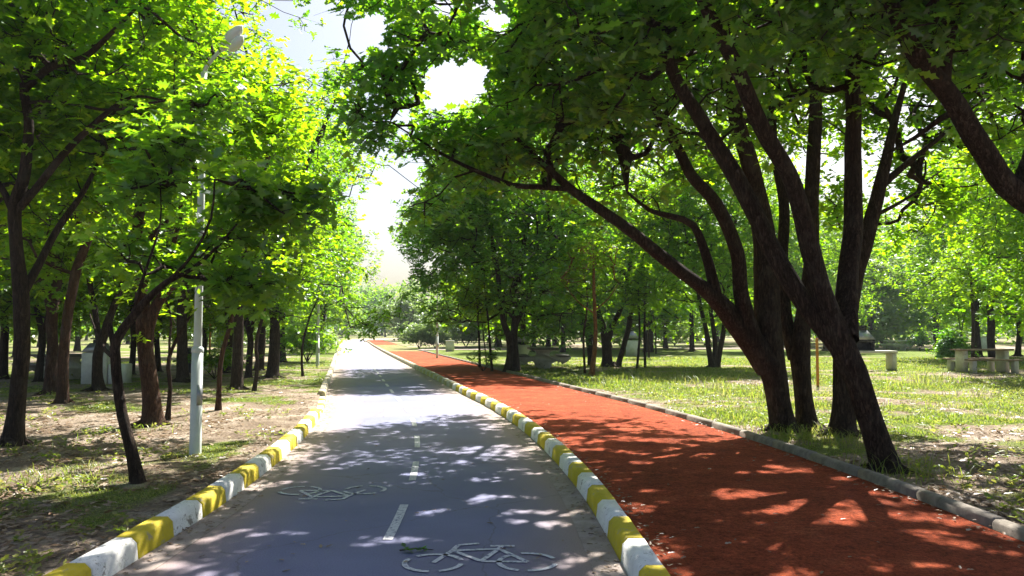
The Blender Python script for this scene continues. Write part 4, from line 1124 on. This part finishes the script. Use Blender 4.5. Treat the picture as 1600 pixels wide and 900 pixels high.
# ------------------------------------------------------------------ barbecues
def barbecue(label, px, py, kind, rz=0, s=1.0, name='barbecue'):
    b = base_at(px, py)
    t = thing(name, label, 'barbecue', (b[0], b[1], b[2] - .03), rz)
    if kind == 'column':      # flared white column, hood on top
        m = MB(); m.prism([(-.26, 0), (.26, 0), (.24, .45), (.34, .72), (.36, .95), (-.36, .95), (-.34, .72), (-.24, .45)], -.27, .27); m.build('base', WHITECONC, t)
        m = MB(); m.box((0, 0, 1.02), (.78, .6, .05)); m.box((0, .25, 1.08), (.7, .04, .1)); m.build('grill_tray', SOOT, t)
        m = MB(); m.box((0, .03, 1.29), (.74, .58, .42), taper=.38); m.build('hood', TIN, t)
        m = MB(); m.box((0, .03, 1.57), (.18, .18, .16)); m.box((0, .03, 1.665), (.34, .34, .03)); m.build('chimney', SOOT, t)
    elif kind == 'box':       # white block with sloping metal hood and a side shelf
        m = MB(); m.box((0, 0, .42), (.62, .55, .86), bevel=.02); m.build('base', WHITECONC, t)
        m = MB(); m.box((.56, 0, .27), (.44, .5, .56), bevel=.02); m.build('side_shelf', WHITECONC, t)
        m = MB(); m.box((0, 0, .98), (.66, .56, .24), taper=.5); m.build('hood', TIN, t)
        m = MB(); m.box((0, 0, 1.14), (.2, .2, .1)); m.box((0, 0, 1.22), (.3, .3, .03)); m.build('chimney', SOOT, t)
    else:                     # counter type: black fire box and silver hood on a long concrete counter
        m = MB(); m.box((.35, 0, .76), (1.7, .7, .09), bevel=.012); m.build('counter', TABLECONC, t)
        for x_ in (-.4, 1.1):
            m = MB(); m.box((x_, 0, .355), (.16, .6, .71), bevel=.012); m.build('leg', TABLECONC, t)
        m = MB()
        m.box((0, .22, 1.02), (.72, .05, .43)); m.box((-.34, 0, 1.02), (.04, .5, .43)); m.box((.34, 0, 1.02), (.04, .5, .43)); m.box((0, 0, .825), (.62, .46, .03)); m.box((0, -.23, 1.18), (.64, .03, .1))
        m.build('fire_box', SOOT, t)
        m = MB(); m.box((0, 0, 1.42), (.78, .58, .36), taper=.36); m.build('hood', TIN, t)
        m = MB(); m.box((0, 0, 1.68), (.24, .24, .16)); m.box((0, 0, 1.775), (.36, .36, .03)); m.build('chimney', SOOT, t)
    t.scale = (s, s, s)
    return t
barbecue('whitewashed box barbecue with metal hood in the left grove', 152, 599, 'box', .15, 1.05)
barbecue('barbecue with flared white column beside the twin-trunk oak', 815, 569, 'column', .1, .95)
barbecue('barbecue with black fire box on a concrete counter behind the leaning oak', 1349, 578, 'counter', 0, .95)
barbecue('distant white column barbecue on the far right lawn', 1460, 536, 'column', .4, .9)
barbecue('hazy distant barbecue between the thin lawn stems', 987, 556, 'column', .2, 1.0)

def block(label, px, py, w, h):
    b = base_at(px, py)
    t = thing('stone_block', label, 'concrete block', (b[0], b[1], b[2] - .03), .1)
    m = MB(); m.box((0, 0, h / 2), (w, .5, h), taper=.94, bevel=.03); m.build('block_body', WHITECONC, t)
    m = MB(); m.box((0, 0, h + .03), (w * 1.04, .55, .06), bevel=.01); m.build('cap', WHITECONC, t)
block('small white concrete block on the sunny far lawn left of the poles', 703, 549, .62, .75)
block('white upright panel-like block behind the right picnic table', 1539, 548, .85, 1.0)
block('small white block at the left verge close to the far lamp', 519, 541, .6, .9)

# ------------------------------------------------------------------ picnic tables
def concrete_table(label, px, py, rz, s=1.0, light=False):
    b = base_at(px, py)
    mt = WHITECONC if light else TABLECONC
    t = thing('picnic_table', label, 'picnic table', (b[0], b[1], b[2] - .02), rz)
    half = [(.17, 0), (.24, .1), (.26, .2), (.42, .28), (.60, .25), (.62, .18), (.80, .26), (.95, .40), (.95, .44), (.40, .44), (.26, .42), (.17, .50), (.20, .60), (.42, .69)]
    out = half + [(-x, z) for x, z in half[::-1]]
    for yy in (-.62, .50):
        m = MB(); m.prism(out, yy, yy + .12); m.build('support', mt, t)
    m = MB(); m.box((0, 0, .725), (1.0, 1.75, .07), bevel=.012); m.build('tabletop', SLAB if not light else WHITECONC, t)
    for sx in (-1, 1):
        m = MB(); m.box((sx * .71, 0, .47), (.36, 1.7, .06), bevel=.012); m.build('bench_seat', SLAB if not light else WHITECONC, t)
    t.scale = (s, s, s)
    return t
concrete_table('concrete picnic table with curved supports beside the twin-trunk oak', 848, 575, .05, 1.1)
concrete_table('pale concrete picnic table on the far lawn right of the counter barbecue', 1402, 547, .3, 1.0, True)
concrete_table('concrete picnic table with benches in the left grove', 92, 592, 1.2, 1.0)
concrete_table('hazy white picnic table far behind the lawn stems', 1045, 541, 1.3, 1.0, True)
def plank_table(label, px, py, rz):
    b = base_at(px, py)
    t = thing('picnic_table', label, 'picnic table', (b[0], b[1], b[2] - .02), rz)
    m = MB()
    for k in range(4): m.box((0, -.27 + k * .18, .80), (1.9, .165, .05), bevel=.008)
    m.build('tabletop', WOOD, t)
    for yy in (-.62, .62):
        m = MB(); m.box((0, yy - .08, .46), (1.9, .15, .05), bevel=.008); m.box((0, yy + .09, .46), (1.9, .15, .05), bevel=.008); m.build('bench_seat', WOOD, t)
    for xx in (-.75, .75):
        m = MB(); m.box((xx, 0, .38), (.16, .5, .78), bevel=.012); m.box((xx, 0, .40), (.12, 1.4, .065)); m.build('frame', TABLECONC, t)
        for yy in (-.62, .62):
            m = MB(); m.box((xx, yy, .215), (.16, .2, .43), bevel=.01); m.build('leg', TABLECONC, t)
plank_table('shaded plank picnic table with concrete legs at far right', 1535, 581, .05)

# ------------------------------------------------------------------ litter bin, stakes
b = base_at(296, 586)
t = thing('litter_bin', 'black litter bin hanging between posts in the left grove', 'litter bin', (b[0], b[1], b[2] - .02))
m = MB(); m.lathe((0, 0, .12), [(.15, 0), (.17, .03), (.21, .66), (.225, .68), (.225, .72), (.2, .72)], 20); m.build('bin_body', BINM, t, True)
m = MB(); m.lathe((0, 0, .84), [(.23, 0), (.23, .04), (.16, .1), (.05, .12)], 20); m.build('lid', BINM, t, True)
for sx in (-1, 1):
    m = MB(); m.tube([(sx * .26, 0, -.1), (sx * .26, 0, .9)], [.022, .022], 10); m.box((sx * .235, 0, .66), (.05, .03, .03)); m.build('post', TIN, t, False)
def stake(label, px, py, h):
    b = base_at(px, py)
    m = MB(); m.box((0, 0, h / 2 - .05), (.06, .06, h + .1), taper=.9, bevel=.006)
    o = m.build('wooden_stake', STAKE, None, False, tuple(b)); tag(o, label, 'stake')
stake('orange-brown wooden stake between the dark oak trunks on the lawn', 1278, 605, 1.25)
stake('orange-brown wooden stake in the left grove right of the litter bin', 327, 578, 1.9)

# ------------------------------------------------------------------ grass, weeds, litter
def keep_off_paths(X, Y):
    u = (X - centre(np.clip(Y, -14, 200))) / np.sqrt(1 + slope(np.clip(Y, -14, 200)) ** 2)
    return (u < UL1 - .03) | (u > OK1 + .03)
def build_grass():
    R = np.random.default_rng(5)
    n = 3200000
    ya = 3.2 * (42 / 3.2) ** (R.random(n) ** 1.0)
    xa = R.uniform(-1, 1, n) * (.82 * ya + 3)
    g = grass_mask(xa, ya)
    near = np.clip(fbm(xa * 6, ya * 6, 40, 2) * 2.2 - .62, .12, 1)
    p = np.clip((g - .25) * 1.6, .015, 1) * near * .62
    k = (R.random(n) < p) & keep_off_paths(xa, ya)
    x, y = xa[k], ya[k]; n = len(x)
    lush = grass_mask(x, y)
    tall = vnoise(x * 1.1, y * 1.1, 50)
    h = (.016 + .045 * lush * R.random(n) ** 1.5 + .03 * np.clip(tall - .62, 0, 1) * 2.0 * (np.abs(x) > 3.6)) * R.uniform(.6, 1.3, n) * (1 + y / 60)
    h = h * np.where(x > 0, np.where(y > 12, 1.0, .7), .5)
    w = (.0016 + .00030 * y) * R.uniform(.7, 1.3, n)
    a = R.uniform(0, 6.28, n); bend = h * R.uniform(.3, 1.7, n)
    z = gz(x, y) - .005
    B = np.stack([x, y, z], 1); S_ = np.stack([np.cos(a + 1.57), np.sin(a + 1.57), 0 * a], 1) * w[:, None]; D = np.stack([np.cos(a), np.sin(a), 0 * a], 1)
    m1 = B + D * (bend * .35)[:, None]; m1[:, 2] += h * .6
    tp = B + D * bend[:, None]; tp[:, 2] += h
    V = np.stack([B - S_, B + S_, m1 + S_ * .8, m1 - S_ * .8, tp], 1).reshape(-1, 3)
    i = np.arange(n)[:, None] * 5
    t = np.clip(R.normal(.38, .3, n) + (1 - lush) * .4 + (fbm(x * 2, y * 2, 44, 2) - .5) * .8, 0, 1)
    o = link('grass', mesh_np('grass', V, [np.concatenate([i, i + 1, i + 2, i + 3], 1), np.concatenate([i + 3, i + 2, i + 4], 1)], GRASS, False, {'tint': ('FACE', np.concatenate([t, t]))}))
    tag(o, 'short patchy green grass on the verges and lawns', 'grass', None, 'stuff')
    print('grass blades', n)
build_grass()
def tufts():
    R = np.random.default_rng(6)
    spots = [(1385, 742, 60, .28), (1370, 745, 50, .22), (1400, 740, 40, .35), (1225, 678, 70, .22), (1262, 676, 60, .2), (1315, 690, 60, .2), (1300, 690, 60, .22), (1245, 690, 60, .2), (1340, 700, 60, .2),
             (80, 745, 70, .2), (60, 752, 50, .18), (30, 770, 40, .16), (95, 748, 50, .18), (60, 870, 30, .12), (1450, 596, 50, .5), (1480, 600, 50, .45), (1420, 606, 40, .4), (1190, 668, 70, .2), (1150, 655, 60, .2),
             (240, 668, 40, .2), (20, 700, 40, .22), (215, 760, 20, .12), (1000, 600, 60, .3), (960, 605, 50, .3), (1060, 590, 80, .4), (1090, 600, 70, .35), (1020, 590, 80, .4), (930, 598, 40, .4), (1285, 640, 60, .3),
             (1540, 620, 50, .3), (1500, 640, 40, .25), (800, 590, 60, .3), (850, 590, 60, .3), (300, 715, 15, .08), (1100, 650, 50, .2), (1350, 640, 60, .3), (1180, 620, 80, .35), (1130, 610, 80, .35)]
    P_ = []
    for px, py, n, h in spots:
        b = base_at(px, py)
        rr = .12 + h * .5 if h < .4 else .3
        for _ in range(n * 2):
            P_.append((b[0] + R.normal(0, rr * 1.5), b[1] + R.normal(0, rr * 1.3), (h * .8 if px > 900 else h * .55) * R.uniform(.15, 1.15)))
    P_ = np.array(P_); k = keep_off_paths(P_[:, 0], P_[:, 1]); P_ = P_[k]; n = len(P_)
    x, y, h = P_.T; a = R.uniform(0, 6.28, n); z = gz(x, y) - .01
    w = (.0022 + .00025 * y); bend = h * R.uniform(.3, 1.6, n)
    B = np.stack([x, y, z], 1); S_ = np.stack([np.cos(a + 1.57), np.sin(a + 1.57), 0 * a], 1) * w[:, None]; D = np.stack([np.cos(a), np.sin(a), 0 * a], 1)
    m1 = B + D * (bend * .35)[:, None]; m1[:, 2] += h * .62
    tp = B + D * bend[:, None]; tp[:, 2] += h * .9
    V = np.stack([B - S_, B + S_, m1 + S_ * .8, m1 - S_ * .8, tp], 1).reshape(-1, 3)
    i = np.arange(n)[:, None] * 5; t = np.clip(R.normal(.4, .3, n), 0, 1)
    o = link('tall_grass', mesh_np('tall_grass', V, [np.concatenate([i, i + 1, i + 2, i + 3], 1), np.concatenate([i + 3, i + 2, i + 4], 1)], GRASS, False, {'tint': ('FACE', np.concatenate([t, t]))}))
    tag(o, 'taller grass tufts round the tree feet and on the lawn', 'grass', None, 'stuff')
tufts()
def weeds():
    """broad leaved ground weeds and oak seedlings"""
    R = np.random.default_rng(8)
    n = 9000
    y = 4 * (34 / 4) ** R.random(n); x = R.uniform(-1, 1, n) * (.82 * y + 3)
    k = keep_off_paths(x, y) & (fbm(x * .9, y * .9, 60, 3) > .52); x, y = x[k], y[k]
    A = np.stack([x, y, gz(x, y) + R.uniform(.01, .07, len(x)) * (1 + y / 30)], 1)
    pos = np.repeat(A, 7, 0) + R.normal(0, .02, (len(A) * 7, 3)); az = R.uniform(0, 6.28, len(pos))
    d = np.stack([np.cos(az), np.sin(az), R.uniform(0, .8, len(pos))], 1)
    V, F_, t = leaves_np(pos, d, .06, 1, R, np.clip(R.normal(.5, .25, len(pos)), 0, 1))
    # sizes grow a little with distance so that they stay readable plants
    o = link('ground_weeds', mesh_np('ground_weeds', V, F_, GRASS, False, {'tint': ('FACE', t)}))
    tag(o, 'low broad leaved weeds scattered in the grass', 'weeds', None, 'stuff')
weeds()
def litter():
    R = np.random.default_rng(9)
    n = 84000
    y = 3.6 * (26 / 3.6) ** (R.random(n)); x = R.uniform(-1, 1, n) * (.82 * y + 3)
    u = (x - centre(y))
    g = grass_mask(x, y); cl = fbm(x * 1.3, y * 1.3, 70, 3)
    p = np.clip(1.15 - g * .9, .1, 1) * np.clip(cl * 2.4 - .7, .05, 1)
    k = keep_off_paths(x, y) & (R.random(n) < p); x, y = x[k], y[k]
    z = gz(x, y) + R.uniform(.004, .022, len(x))
    pos = np.stack([x, y, z], 1); az = R.uniform(0, 6.28, len(x))
    d = np.stack([np.cos(az), np.sin(az), R.normal(0, .16, len(x))], 1)
    V, F_, t = leaves_np(pos, d, .075, 1, R, np.clip(R.normal(.45, .28, len(x)), 0, 1), flat=.22)
    o = link('leaf_litter', mesh_np('leaf_litter', V, F_, DRY, False, {'tint': ('FACE', t)}))
    tag(o, 'dry brown oak leaves strewn over the bare ground', 'leaf litter', None, 'stuff')
    # sparse leaves and bits on the road and on the red path
    n = 1500; y = 4 * (22 / 4) ** R.random(n)
    uu = np.where(R.random(n) < .45, R.uniform(RW0, RW1, n), R.uniform(-HW, HW, n))
    edge = R.random(n) < .82
    uu = np.where(edge, R.choice([-HW + .08, HW - .07, RW1 - .12, RW0 + .1], n) + R.normal(0, .06, n), uu)
    uu = np.where((uu > HW - .02) & (uu < RW0 + .03), RW0 + .06, uu); uu = np.clip(uu, -HW + .03, RW1 - .03)
    x = off(y, uu); z = np.where(uu > HW, .09, .009) + R.uniform(0, .004, n)
    az = R.uniform(0, 6.28, n); d = np.stack([np.cos(az), np.sin(az), R.normal(.05, .1, n)], 1)
    V, F_, t = leaves_np(np.stack([x, y, z], 1), d, .042, 1, R, np.clip(R.normal(.5, .3, n), 0, 1), flat=.2)
    o = link('fallen_leaves', mesh_np('fallen_leaves', V, F_, DRY, False, {'tint': ('FACE', t)}))
    tag(o, 'few small dry leaves scattered on the road and red path', 'fallen leaves', None, 'stuff')
litter()
# a small fallen oak twig on the road by the bicycle symbol
b = G(652, 862, .0)
R = np.random.default_rng(3)
t = thing('fallen_twig', 'small dark leafy twig lying on the road at the bicycle symbol', 'twig', (b[0], b[1], 0))
m = MB(); m.tube([(-.12, -.01, .012), (0, .01, .02), (.11, 0, .012)], [.005, .004, .002], 6); m.build('stem', BARK, t)
pos = np.stack([R.uniform(-.1, .12, 12), R.normal(0, .012, 12), R.uniform(.012, .03, 12)], 1); az = R.uniform(0, 6.28, 12)
V, F_, ti = leaves_np(pos, np.stack([np.cos(az), np.sin(az) * .6, R.uniform(-.1, .3, 12)], 1), .075, 0, R, np.full(12, .1))
link('leaves', mesh_np('leaves', V, F_, LEAF_COOL, False, {'tint': ('FACE', ti)}), t)

# ------------------------------------------------------------------ air
m = bpy.data.materials.new('air'); m.use_nodes = True; n = m.node_tree.nodes; l = m.node_tree.links
n.remove(n['Principled BSDF']); pv = n.new('ShaderNodeVolumePrincipled'); pv.inputs['Color'].default_value = (.82, .9, 1, 1); pv.inputs['Density'].default_value = .0004; pv.inputs['Anisotropy'].default_value = 0
l.new(pv.outputs[0], n['Material Output'].inputs['Volume'])
mb = MB(); mb.box((0, 1470, 8.5), (6400, 3200, 19.4)); hz = mb.build('haze', m); hz['kind'] = 'stuff'; hz['label'] = 'thin pale summer air between the far trees'; hz['category'] = 'haze'
